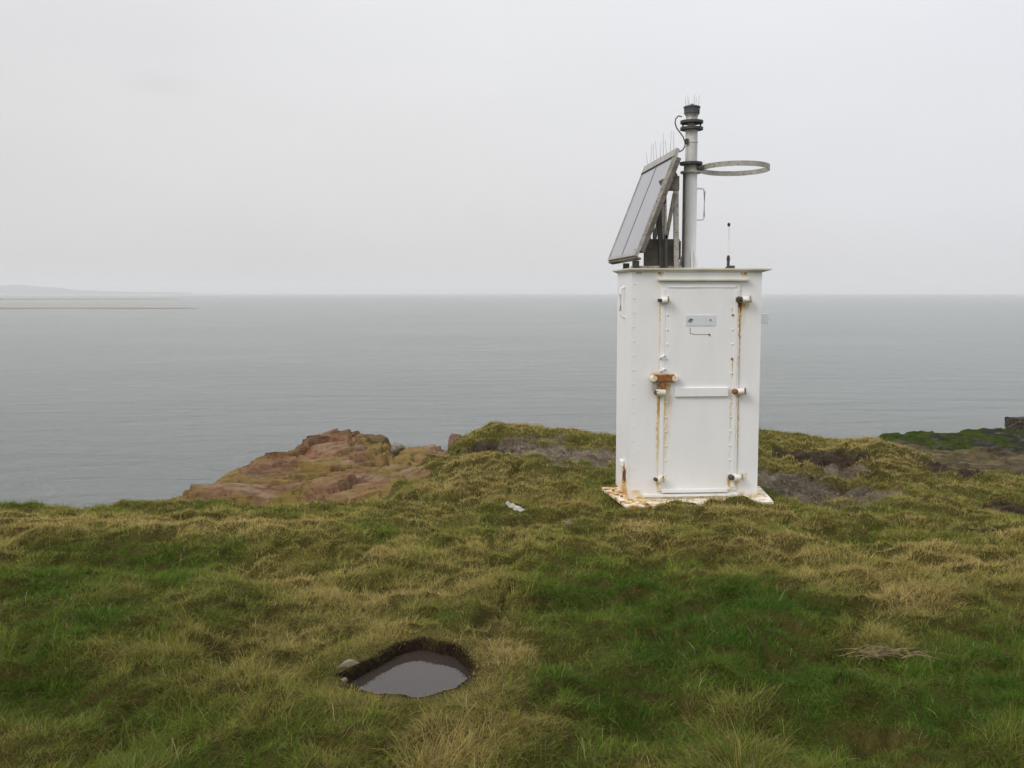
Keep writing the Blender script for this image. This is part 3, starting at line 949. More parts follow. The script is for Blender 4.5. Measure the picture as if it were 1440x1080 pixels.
def flange_edge(k):
    def f(u, w):
        uu, ww = ((u, 0 * u), (0 * u + 1, u), (1 - u, 0 * u + 1), (0 * u, 1 - u))[k]
        p = flange_top(uu, ww); q = p.copy(); q[..., 2] = p[..., 2] - 0.022 * w
        return q
    return f


def edge_rust(k):
    def f(u, w):
        uu, ww = ((u, 0 * u), (0 * u + 1, u), (1 - u, 0 * u + 1), (0 * u, 1 - u))[k]
        return flange_rust(uu, ww)
    return f


fparts = [panel_grid(flange_top, 0, 1, 0, 1, 0.008, flange_rust)]
for k in range(4):
    fparts.append(panel_grid(flange_edge(k), 0, 1, 0, 1, 0.008, edge_rust(k), True))
flange = join_np('base_flange', fparts, M['white_rusty'], cab)
bm = BM(); add_cyl(bm, (0, 0, 0), (0, 0, 0.018), 0.014, 0.013, 6)
fb = build('flange_bolt', bm, M['rust'], cab)
fbs = [fl[0].lerp(fl[1], 0.10), fl[0].lerp(fl[1], 0.87), fl[0].lerp(fl[3], 0.45), fl[0].lerp(fl[3], 0.8)]
cen = sum(fl, Vector()) / 4
for k, p in enumerate(fbs):
    q = p.lerp(cen, 0.09)
    o = fb if k == 0 else fb.copy()
    if k: COL.objects.link(o); o.parent = cab
    o.location = (q.x, q.y, 0.004)

# door
DX0, DX1, DZ0, DZ1 = fx(924.5), fx(1034), fz(690), fz(396.5)
PR = 0.014
dp = [panel_grid(lambda u, w: np.stack([u, YF - PR + dent(u * 1.3, w), w], -1), DX0, DX1, DZ0, DZ1, 0.0075, rust_front)]
dp.append((np.array([(DX0, YF - PR, DZ0), (DX0, YF, DZ0), (DX0, YF, DZ1), (DX0, YF - PR, DZ1)]), np.array([[0, 1, 2, 3]]), np.full(4, 0.3)))
dp.append((np.array([(DX1, YF - PR, DZ0), (DX1, YF, DZ0), (DX1, YF, DZ1), (DX1, YF - PR, DZ1)]), np.array([[3, 2, 1, 0]]), np.full(4, 0.5)))
dp.append((np.array([(DX0, YF - PR, DZ1), (DX1, YF - PR, DZ1), (DX1, YF, DZ1), (DX0, YF, DZ1)]), np.array([[0, 1, 2, 3]]), np.full(4, 0.2)))
dp.append((np.array([(DX0, YF - PR, DZ0), (DX1, YF - PR, DZ0), (DX1, YF, DZ0), (DX0, YF, DZ0)]), np.array([[3, 2, 1, 0]]), np.full(4, 0.3)))
door = join_np('door', dp, M['white'], cab)
YD = YF - PR


def rail(name, px0, px1, py0, py1, th, parent, mat='white', y=YD, bev=0.003):
    bm = BM()
    add_box(bm, ((fx(px0) + fx(px1)) / 2, y - th / 2 + 0.002, (fz(py0) + fz(py1)) / 2), (abs(fx(px1) - fx(px0)), th + 0.004, abs(fz(py1) - fz(py0))))
    return build(name, bm, M[mat], parent, bevel=bev)


rail('door_bar', 946, 1020, 542.5, 555, 0.020, door)
rail('stiffener', 935, 1028, 399.5, 402, 0.006, door)
rail('kick_plate', 930, 1021, 687.5, 692.5, 0.016, door)
rail('rain_lip', 920.5, 1045.5, 389.3, 392.2, 0.045, cab, 'white_grimy', YF)
rail('sill', 905, 1036, 694.5, 698.5, 0.020, cab, 'white', YF)
rail('seam_strip', 926.0, 931.5, 404, 686, 0.004, door)
rail('seam_strip', 1026.5, 1031.5, 404, 686, 0.004, door)
npl = rail('name_plate', 960, 1001.5, 440, 455.5, 0.005, door, 'pale_plate')


def smear(pts, r, name='mark'):
    bm = BM(); add_tube(bm, [(fx(a), YD - 0.0075 if b < 457 else YD - 0.001, fz(b)) for a, b in pts], r, 6)
    return build(name, bm, M['mark'], npl if pts[0][1] < 457 else door)


smear([(963.5, 449), (965.5, 445.5), (969, 446), (966, 449.5)], 0.007, 'faded_emblem')
smear([(993, 446), (994, 447.5)], 0.008, 'fixing_screw')
smear([(966, 458), (966, 466), (975, 467.5), (992, 467.5), (993.5, 470)], 0.003, 'scratch')
smear([(991.5, 466.5), (993.5, 468.5)], 0.008, 'chip')

# bolt heads along the door edges and the cabinet corner
bm = BM(); add_lathe(bm, [(0.0105, 0.0), (0.0105, 0.006), (0.007, 0.0105), (0.002, 0.012)], (0, 0, 0), 10)
bmesh.ops.rotate(bm, verts=bm.verts[:], cent=(0, 0, 0), matrix=Matrix.Rotation(R(90), 3, 'X'))
bolt = build('bolt', bm, M['white'], door, True)
bolt_r = bolt.data.copy(); bolt_r.materials.clear(); bolt_r.materials.append(M['rust'])
first = True
for px in (934.5, 1024.5):
    for k in range(13):
        py = 440 + 20.6 * k
        if 530 < py < 562: continue
        o = bolt if first else bolt.copy()
        if not first: COL.objects.link(o); o.parent = door
        first = False
        o.scale = (0.75, 0.75, 0.75)
        if px > 1000 and k in (0, 3): o.data = bolt_r; o.scale = (1, 1, 1)
        o.location = (fx(px), YD - 0.001, fz(py))
for k in range(15):
    o = bolt.copy(); COL.objects.link(o); o.parent = cab
    o.location = (-h2 + 0.022, YF - 0.001, 0.16 + 0.131 * k)
    o.scale = (0.6, 0.5, 0.6)


def clamp_set(name, px, py, knob_side, knob_r=0.027, L=0.105, rusty=False, knob_mat='dark_iron'):
    """door clamp: iron knob facing out beside a short painted barrel lying across the seam"""
    x, z = fx(px), fz(py)
    bm = BM(); add_box(bm, (x, YD - 0.006, z - 0.004), (L * 0.95, 0.012, 0.052))
    h = build(name, bm, M['white_rusty'] if rusty else M['white'], cab, bevel=0.004)
    kx = x + knob_side * (L * 0.5)
    bm = BM()
    bx0 = x - knob_side * L * 0.55; bx1 = x + knob_side * L * 0.30
    add_cyl(bm, (bx0, YD - 0.036, z), (bx1, YD - 0.036, z), 0.029, 0.029, 20)
    build('barrel', bm, M['white_rusty'], h, True, 0.012)
    bm = BM()
    add_cyl(bm, (kx, YD - 0.004, z), (kx, YD - 0.058, z + 0.002), knob_r, knob_r * 0.86, 18)
    add_cyl(bm, (kx, YD - 0.058, z + 0.002), (kx, YD - 0.072, z + 0.002), knob_r * 0.5, knob_r * 0.45, 6)
    build('knob', bm, M[knob_mat], h, True, 0.003)
    bm = BM(); add_box(bm, (x - knob_side * L * 0.34, YD - 0.066, z + 0.012), (0.014, 0.012, 0.05))
    build('pin', bm, M['rust' if rusty else 'galv'], h, bevel=0.002)
    return h


clamp_set('hinge', 1040, 418.5, -1, 0.030)
clamp_set('hinge', 1036, 548, -1, 0.026, 0.10, True, 'rust')
clamp_set('hinge', 1034, 671, -1, 0.027, 0.11)
clamp_set('latch', 929, 419.5, -1, 0.017, 0.085)
clamp_set('latch', 926, 672.5, -1, 0.018, 0.075)
# the big rusted hasp in the middle of the left edge
bm = BM(); add_box(bm, (fx(930), YD - 0.025, fz(528.5)), (0.20, 0.05, 0.068))
hasp = build('hasp', bm, M['rust'], cab, bevel=0.008)
for px in (915.5, 945):
    bm = BM(); add_cyl(bm, (fx(px), YD - 0.0, fz(529)), (fx(px), YD - 0.06, fz(529)), 0.034, 0.030, 20)
    build('lug', bm, M['white_rusty'], hasp, True, 0.006)
bm = BM(); add_cyl(bm, (fx(919), YD - 0.035, fz(549)), (fx(932), YD - 0.035, fz(549)), 0.033, 0.033, 20)
lockb = build('lock_barrel', bm, M['white_grimy'], hasp, True, 0.005)
bm = BM(); add_cyl(bm, (fx(920), YD - 0.005, fz(549)), (fx(920), YD - 0.065, fz(549)), 0.022, 0.02, 16)
build('lock_end', bm, M['dark_iron'], hasp, True, 0.003)
bm = BM(); add_box(bm, (fx(916.5), YD - 0.02, fz(540)), (0.035, 0.03, 0.07))
build('lock_plate', bm, M['galv'], hasp, bevel=0.003)
bm = BM(); add_box(bm, (fx(929), YD - 0.03, fz(539)), (0.045, 0.04, 0.06))
build('lock_link', bm, M['rust'], hasp, bevel=0.005)
for px, py in ((928, 498), (928.5, 517)):
    bm = BM(); add_tube(bm, [(fx(px) - 0.02, YD, fz(py) - 0.022), (fx(px) - 0.012, YD - 0.03, fz(py) - 0.004), (fx(px) + 0.008, YD - 0.034, fz(py) + 0.012), (fx(px) + 0.024, YD, fz(py) + 0.005)], 0.009, 8)
    build('padlock_eye', bm, M['white'], door, True)
# left wall: bracket and vent hood, right wall: small box
xs = -h2
bm = BM(); add_tube(bm, [(xs, -0.02, 1.97), (xs - 0.035, -0.02, 1.95), (xs - 0.04, -0.02, 1.90), (xs - 0.04, -0.02, 1.74), (xs - 0.035, -0.02, 1.70), (xs, -0.02, 1.68)], 0.013, 8)
build('side_handle', bm, M['mast_white'], cab, True)
bm = BM(); add_box(bm, (xs - 0.018, -0.05, 0.29), (0.036, 0.09, 0.07))
build('cable_gland', bm, M['white'], cab, bevel=0.012)
bm = BM(); add_box(bm, (h2 + 0.045, -0.24, 1.675), (0.125, 0.06, 0.095))
build('junction_box', bm, M['mast_white'], cab, bevel=0.006)

ROOF = CH + 0.014
# ================================================================== MAST with lantern
MY = 9.43
mb = at(969.5, 374, MY)
mast = empty('lantern_mast', (mb.x, mb.y, ROOF), 0, label='white lantern mast on the cabinet roof with a metal hoop on its right', cat='mast')


def mz(py): return at(969.5, py, MY).z - ROOF


bm = BM(); add_lathe(bm, [(0.059, 0), (0.059, mz(241))], (0, 0, 0), 28)
build('lower_tube', bm, M['mast_white'], mast, True)
bm = BM(); add_lathe(bm, [(0.056, mz(228)), (0.056, mz(201)), (0.0605, mz(200.8)), (0.0605, mz(199.6)), (0.056, mz(199.4)), (0.056, mz(183))], (0, 0, 0), 28)
build('upper_tube', bm, M['grey_paint'], mast, True)


def disk(name, z0, z1, r, mat, parent, hole=None):
    bm = BM(); add_lathe(bm, [(r, z0), (r, z1)], (0, 0, 0), 28)
    return build(name, bm, M[mat], parent, True, 0.002)


disk('flange', mz(244.0), mz(241.2), 0.098, 'galv', mast)
disk('collar', mz(241.2), mz(232), 0.066, 'galv', mast)
disk('flange', mz(232), mz(228.2), 0.106, 'dark_steel', mast)
disk('flange', mz(183), mz(179.2), 0.106, 'dark_steel', mast)
lan = bpy.data.objects.new('lantern', None)
bm = BM(); add_lathe(bm, [(0.106, mz(173.8)), (0.106, mz(169.8))], (0, 0, 0), 28)
lan = build('lantern', bm, M['dark_steel'], mast, True, 0.002)
for k in range(4):
    bm = BM(); a = math.pi / 4 + k * math.pi / 2 + 0.3
    add_cyl(bm, (0.085 * math.cos(a), 0.085 * math.sin(a), mz(179.2)), (0.085 * math.cos(a), 0.085 * math.sin(a), mz(173.8)), 0.008, seg=8)
    build('stand_off', bm, M['dark_steel'], lan, True)
bm = BM(); add_cyl(bm, (0, 0, mz(179.2)), (0, 0, mz(173.8)), 0.03, seg=16)
build('cable_stem', bm, M['grey_paint'], lan, True)
bm = BM(); add_lathe(bm, [(0.062, mz(169.8)), (0.052, mz(166.5)), (0.058, mz(162.5)), (0.070, mz(160.5))], (0, 0, 0), 28)
build('housing', bm, M['galv'], lan, True)
prof = []
zz0, zz1 = mz(160.5), mz(152.0)
for k in range(13):
    t = k / 12
    prof.append((0.068 + (0.006 if k % 2 else 0.0), zz0 + (zz1 - zz0) * t))
bm = BM(); add_lathe(bm, prof, (0, 0, 0), 32)
build('lens', bm, M['lens'], lan, True)
bm = BM(); add_lathe(bm, [(0.078, mz(152)), (0.078, mz(150.2)), (0.06, mz(149)), (0.02, mz(147.6)), (0.012, mz(146))], (0, 0, 0), 28)
build('cap', bm, M['dark_steel'], lan, True)
spk = [(-0.062, 0.0, 137), (-0.045, -0.03, 134), (-0.02, 0.05, 138), (0.012, -0.05, 134), (0.045, 0.03, 136), (0.066, -0.01, 134)]
for x, y, py in spk:
    bm = BM(); add_cyl(bm, (x * 0.9, y, mz(150)), (x, y, mz(py)), 0.0022, 0.0015, 6)
    build('bird_spike', bm, M['wire'], lan)
# cable looping from the lantern down to the panel
def P(px, py, Y): v = at(px, py, Y); return (v.x - mb.x, v.y - mb.y, v.z - ROOF)


bm = BM()
add_tube(bm, [P(958.5, 164, 9.40), P(954, 163, 9.38), P(950.3, 167, 9.36), P(949.3, 173, 9.35), P(951.5, 180, 9.35), P(956, 186, 9.36), P(961, 193, 9.37), P(963.2, 200, 9.37), P(963, 206, 9.37), P(960, 211, 9.36), P(955.5, 213.5, 9.33)], 0.006, 8)
build('cable', bm, M['dark_steel'], mast, True)
bm = BM(); add_box(bm, (-0.052, -0.045, mz(200)), (0.03, 0.03, 0.05)); build('cable_clip', bm, M['dark_steel'], mast, bevel=0.003)
bm = BM(); add_cyl(bm, (-0.066, -0.02, 0.0), (-0.066, -0.02, mz(244)), 0.012, seg=10); build('conduit', bm, M['brown_steel'], mast, True)
for a in (-30, 90, 210, 0):
    bm = BM(); ca, sa = math.cos(R(a - 60)), math.sin(R(a - 60))
    d = Vector((ca, sa, 0)); n = Vector((-sa, ca, 0)) * 0.004
    tri = [d * 0.057, d * 0.12, d * 0.057 + Vector((0, 0, 0.19))]
    A = [bm.verts.new(t + n) for t in tri]; B = [bm.verts.new(t - n) for t in tri]
    bm.faces.new(A); bm.faces.new(B[::-1])
    for k in range(3): bm.faces.new((A[k], A[(k + 1) % 3], B[(k + 1) % 3], B[k]))
    build('gusset', bm, M['mast_white'], mast)
bm = BM(); add_lathe(bm, [(0.13, 0), (0.13, 0.012)], (0, 0, 0), 28); build('foot_plate', bm, M['mast_white'], mast, True)
# hoop
hc = at(1033.5, 237, MY + 0.05)
hx, hz = hc.x - mb.x, hc.z - ROOF
bm = BM(); seg = 72; HR, HH, HT = 0.312, 0.046, 0.007
vv = []
for k in range(seg):
    a = 2 * math.pi * k / seg
    row = []
    for r, z in ((HR, -HH / 2), (HR + HT, -HH / 2), (HR + HT, HH / 2), (HR, HH / 2)):
        row.append(bm.verts.new((hx + r * math.cos(a), 0.05 + r * math.sin(a), hz + z - math.sin(a) * 0.010)))
    vv.append(row)
for k in range(seg):
    A, B = vv[k], vv[(k + 1) % seg]
    for j in range(4): bm.faces.new((A[j], B[j], B[(j + 1) % 4], A[(j + 1) % 4]))
build('hoop', bm, M['galv'], mast, True)
bm = BM()
add_bar(bm, (0.06, 0.0, hz), (hx - HR + 0.02, 0.04, hz), 0.05, 0.04)
build('hoop_arm', bm, M['galv'], mast, bevel=0.003)
bm = BM()
add_bar(bm, (0.05, -0.05, hz + 0.002), (hx - HR + 0.035, -0.03, hz + 0.002), 0.012, 0.034)
build('hoop_bracket', bm, M['brown_steel'], mast, bevel=0.002)
# D handle on the right of the tube
zt, zb = mz(265), mz(309)
xr = 0.055
bm = BM()
pts = [(xr, 0, zt), (xr + 0.05, 0, zt), (xr + 0.066, 0, zt - 0.006), (xr + 0.075, 0, zt - 0.028), (xr + 0.075, 0, zb + 0.028), (xr + 0.066, 0, zb + 0.006), (xr + 0.05, 0, zb), (xr, 0, zb)]
add_tube(bm, pts, 0.0095, 8)
build('grab_handle', bm, M['mast_white'], mast, True)

# ================================================================== SOLAR PANEL
YN, YB = 9.06, 10.34
BR, TR = at(893.5, 359, YN), at(953, 207.5, YN + 0.06)
BL, TL = at(855, 366.5, YB), at(906.5, 235, YB + 0.06)
pb = (BR + BL) / 2
sol = empty('solar_panel', (pb.x + 0.2, pb.y, ROOF), 0, label='tilted grey solar panel on a brown steel stand on the left of the roof', cat='solar panel')
so = Vector(sol.location)
ow = (BR - BL).normalized(); ou = ((TR + TL) / 2 - (BR + BL) / 2); PL = ou.length; ou.normalize()
on = ow.cross(ou).normalized()
if on.x > 0: on = -on
PW = (BR - BL).length
O = BL - so


def pp(s, t, d=0.0): return O + ow * (s * PW) + ou * (t * PL) + on * d


def prism(bm, c4, d0, d1):
    lo = [bm.verts.new(p + on * d0) for p in c4]; hi = [bm.verts.new(p + on * d1) for p in c4]
    for k in range(4): bm.faces.new((lo[k], lo[(k + 1) % 4], hi[(k + 1) % 4], hi[k]))
    bm.faces.new(hi); bm.faces.new(lo[::-1])


fw = 0.03
# frame: four rails
bm = BM()
s0, t0 = fw / PW, fw / PL
t1 = 1 - 0.075 / PL
for c in ([(0, 0), (1, 0), (1, t0), (0, t0)], [(0, t1), (1, t1), (1, 1), (0, 1)], [(0, t0), (s0, t0), (s0, t1), (0, t1)], [(1 - s0, t0), (1, t0), (1, t1), (1 - s0, t1)]):
    prism(bm, [pp(*q) for q in c], -0.026, 0.007)
build('frame', bm, M['galv'], sol)
sm = 0.5
for a, b2 in ((s0, sm - 0.006), (sm + 0.006, 1 - s0)):
    bm = BM(); prism(bm, [pp(a, t0), pp(b2, t0), pp(b2, t1), pp(a, t1)], -0.02, 0.001)
    build('module', bm, M['module'], sol)
bm = BM(); prism(bm, [pp(sm - 0.006, t0), pp(sm + 0.006, t0), pp(sm + 0.006, t1), pp(sm - 0.006, t1)], -0.03, 0.004)
build('mullion', bm, M['brown_steel'], sol)
bm = BM(); prism(bm, [pp(0.0, t1 - 0.012), pp(1, t1 - 0.012), pp(1, t1 - 0.002), pp(0.0, t1 - 0.002)], 0.0, 0.011)
build('rubber_strip', bm, M['black'], sol)
bm = BM(); prism(bm, [pp(0.0, -0.02), pp(1, -0.02), pp(1, -0.002), pp(0.0, -0.002)], -0.06, -0.01)
build('bottom_rail', bm, M['brown_steel'], sol)


def Q(px, py, Y): return at(px, py, Y) - so


for s in (0.985, 0.06):
    bm = BM(); add_bar(bm, pp(s, 0.05, -0.048), pp(s, 0.93, -0.048), 0.045, 0.04, on)
    build('back_rail', bm, M['brown_steel'], sol, bevel=0.003)
for Yp in (9.18, 9.95):
    t = '' 
    dY = at(951, 250, Yp).x - at(951, 250, 9.18).x
    sh = Vector((-dY, 0, 0))
    def K(px, py, y=Yp, zz=None):
        v = at(px, py, 9.18) - so; v.y = y - so.y
        if zz is not None: v.z = zz
        return v
    bm = BM(); add_bar(bm, K(950.5, 252), K(951, 370, zz=0.0), 0.045, 0.045, Vector((0, 1, 0)))
    build('post', bm, M['galv'], sol, bevel=0.003)
    bm = BM(); add_bar(bm, K(926.5, 285, Yp + 0.01), K(930.5, 372, Yp + 0.01, 0.0), 0.042, 0.042, Vector((0, 1, 0)))
    build('post', bm, M['dark_steel'], sol, bevel=0.003)
    bm = BM(); add_bar(bm, K(948, 272, Yp - 0.03), K(936, 336, Yp - 0.03), 0.03, 0.05, Vector((0, 1, 0)))
    build('brace', bm, M['brown_steel'], sol, bevel=0.003)
    bm = BM(); add_bar(bm, K(935, 270, Yp - 0.03), K(935.5, 331, Yp - 0.03), 0.02, 0.018, Vector((0, 1, 0)))
    build('brace', bm, M['galv'], sol, bevel=0.002)
    bm = BM(); add_bar(bm, K(935.5, 331, Yp - 0.03), K(936, 371, Yp - 0.03, 0.0), 0.026, 0.05, Vector((0, 1, 0)))
    build('brace', bm, M['dark_steel'], sol, bevel=0.002)
    bm = BM(); add_box(bm, K(947, 258, Yp), (0.10, 0.06, 0.13)); build('bracket', bm, M['brown_steel'], sol, bevel=0.004)
    bm = BM(); add_bar(bm, K(928, 258, Yp), K(952, 246, Yp), 0.05, 0.05, Vector((0, 1, 0))); build('arm', bm, M['brown_steel'], sol, bevel=0.004)
    bm = BM(); add_box(bm, K(931.5, 281, Yp - 0.01), (0.06, 0.06, 0.075)); build('bracket', bm, M['dark_steel'], sol, bevel=0.004)
    bm = BM(); add_box(bm, K(900, 353, Yp), (0.10, 0.05, 0.035)); build('bracket', bm, M['brown_steel'], sol, bevel=0.004)
    bm = BM(); add_box(bm, K(894, 371, Yp, 0.035), (0.06, 0.05, 0.07)); build('foot', bm, M['dark_steel'], sol, bevel=0.004)
a1, a2 = Q(906, 336, 9.25), Q(956, 336, 9.25)
bm = BM(); add_box(bm, ((a1.x + a2.x) / 2, a1.y + 0.02, a1.z / 2 + 0.002), (a2.x - a1.x, 0.03, a1.z - 0.004))
build('support_plate', bm, M['brown_steel'], sol, bevel=0.003)
a1 = Q(903, 372, 9.22)
bm = BM(); add_bar(bm, Vector((Q(886, 370, 9.25).x, 9.2 - so.y, 0.012)), Vector((Q(957, 370, 9.25).x, 9.2 - so.y, 0.012)), 0.05, 0.024)
build('bottom_channel', bm, M['galv'], sol, bevel=0.003)
bm = BM(); add_box(bm, Q(955.5, 352, 9.22), (0.022, 0.03, 0.17)); build('bracket', bm, M['dark_steel'], sol, bevel=0.003)
for k in range(9):
    s = 0.08 + 0.1 * k; b0 = pp(s, 0.995, -0.01)
    hgt = (0.19 if k % 2 else 0.14) + 0.02 * ((k * 7) % 3)
    bm = BM(); add_cyl(bm, b0, b0 + Vector((-0.004 + 0.012 * ((k * 5) % 3 - 1), 0.01, hgt)), 0.0024, 0.0016, 6)
    build('bird_spike', bm, M['wire'], sol)

# ================================================================== WHIP ANTENNA
wb = at(1024, 374, 9.3)
ant = empty('whip_antenna', (wb.x, wb.y, ROOF), 0, label='thin white whip antenna with a black tip on the right of the cabinet roof', cat='antenna')


def wz(py): return at(1024, py, 9.3).z - ROOF


bm = BM(); add_lathe(bm, [(0.026, 0), (0.026, 0.016), (0.014, 0.02), (0.013, wz(367)), (0.016, wz(366.5)), (0.016, wz(362)), (0.009, wz(359))], (0, 0, 0), 16)
base = build('mount', bm, M['dark_steel'], ant, True)
bm = BM(); add_box(bm, (0.035, 0, 0.015), (0.05, 0.03, 0.03)); build('mount_foot', bm, M['dark_steel'], ant, bevel=0.004)
bm = BM(); add_lathe(bm, [(0.0085, wz(360)), (0.0075, wz(318))], (-0.001, 0, 0), 12); build('rod', bm, M['mast_white'], ant, True)
bm = BM(); add_lathe(bm, [(0.008, wz(318.5)), (0.0135, wz(317.5)), (0.0135, wz(314.5)), (0.006, wz(313.2))], (-0.001, 0, 0), 12); build('tip', bm, M['black'], ant, True)
for px in (1034, 1042):
    pass

# ================================================================== GRASS
# where the grass is green (px, py, rx, ry, strength); elsewhere it is straw and olive
GREEN = [(880, 830, 130, 50, 1.0), (1000, 880, 260, 90, 1.0), (1150, 960, 330, 110, 0.9), (1340, 1000, 200, 110, 0.95), (1100, 1075, 420, 60, 0.8), (150, 1075, 300, 60, 0.65), (560, 1030, 200, 60, 0.55), (1380, 920, 160, 70, 0.7), (960, 1000, 200, 90, 0.75),
         (80, 840, 200, 90, 0.9), (230, 800, 190, 50, 0.9), (60, 1000, 150, 110, 0.75), (320, 860, 120, 50, 0.65), (190, 1010, 160, 80, 0.6), (560, 1040, 160, 60, 0.5), (760, 960, 90, 60, 0.7),
         (660, 870, 90, 30, 0.6), (200, 712, 220, 10, 0.6), (830, 690, 60, 22, 0.5), (640, 665, 60, 12, 0.45), (1080, 690, 22, 14, 0.8), (1080, 735, 110, 22, 0.4), (500, 740, 130, 26, 0.45), (420, 706, 80, 8, 0.7), (1320, 690, 60, 14, 0.2)]
STRAW = [(330, 1000, 130, 60, 0.15), (360, 850, 110, 60, 0.3), (480, 830, 120, 50, 0.25), (690, 920, 50, 40, 0.9), (640, 1050, 50, 30, 0.6), (1250, 850, 50, 28, 0.7), (1020, 1020, 60, 30, 0.3), (1330, 800, 140, 24, 0.55),
         (700, 690, 90, 14, 0.5), (640, 690, 60, 16, 0.5), (1240, 640, 110, 34, 0.75), (1050, 765, 200, 26, 0.3), (60, 740, 100, 16, 0.4), (300, 742, 180, 9, 0.5), (560, 890, 90, 18, 0.4), (1230, 905, 60, 16, 0.6), (170, 830, 60, 16, .3), (650, 650, 80, 12, 0.6), (730, 600, 120, 10, .35)]


def green_at(x, y, z):
    px, py = to_px(x, y, z)
    g = 0.30 + 0 * px
    for cx, cy, rx, ry, s in GREEN:
        g = np.maximum(g, s * np.exp(-0.8 * (((px - cx) / rx) ** 2 + ((py - cy) / ry) ** 2)))
    for cx, cy, rx, ry, s in STRAW:
        g = g - s * np.exp(-(((px - cx) / rx) ** 2 + ((py - cy) / ry) ** 2))
    g = g - 0.30 * fbm(x * 2.6, y * 2.6, 3, 5) + 0.40 * fbm(x * 1.3, y * 1.0, 4, 400) + 0.18 * fbm(x * 5, y * 4, 3, 410)
    return g - 0.05 * ss(5.5, 7.0, y)




def grass_ok(x, y):
    g, d, r = bare_mask(x, y)
    rk = np.maximum(np.maximum(g, d), r)
    ok = rk < 0.30 + 0.35 * RNG.random(x.shape)
    ok &= poly_sd(x, y, PIT) < -0.008
    ok &= poly_sd(x, y, FLP) < -0.005
    ye, ze = edge_of(x, y)
    ok &= (y - ye + 0.16 * fbm(x * 2.0, y * 0.6, 4, 60)) < 0.10
    zo, _ = outcrop_h(x, y)
    ok &= ground_h(x, y) > zo + 0.0
    return ok


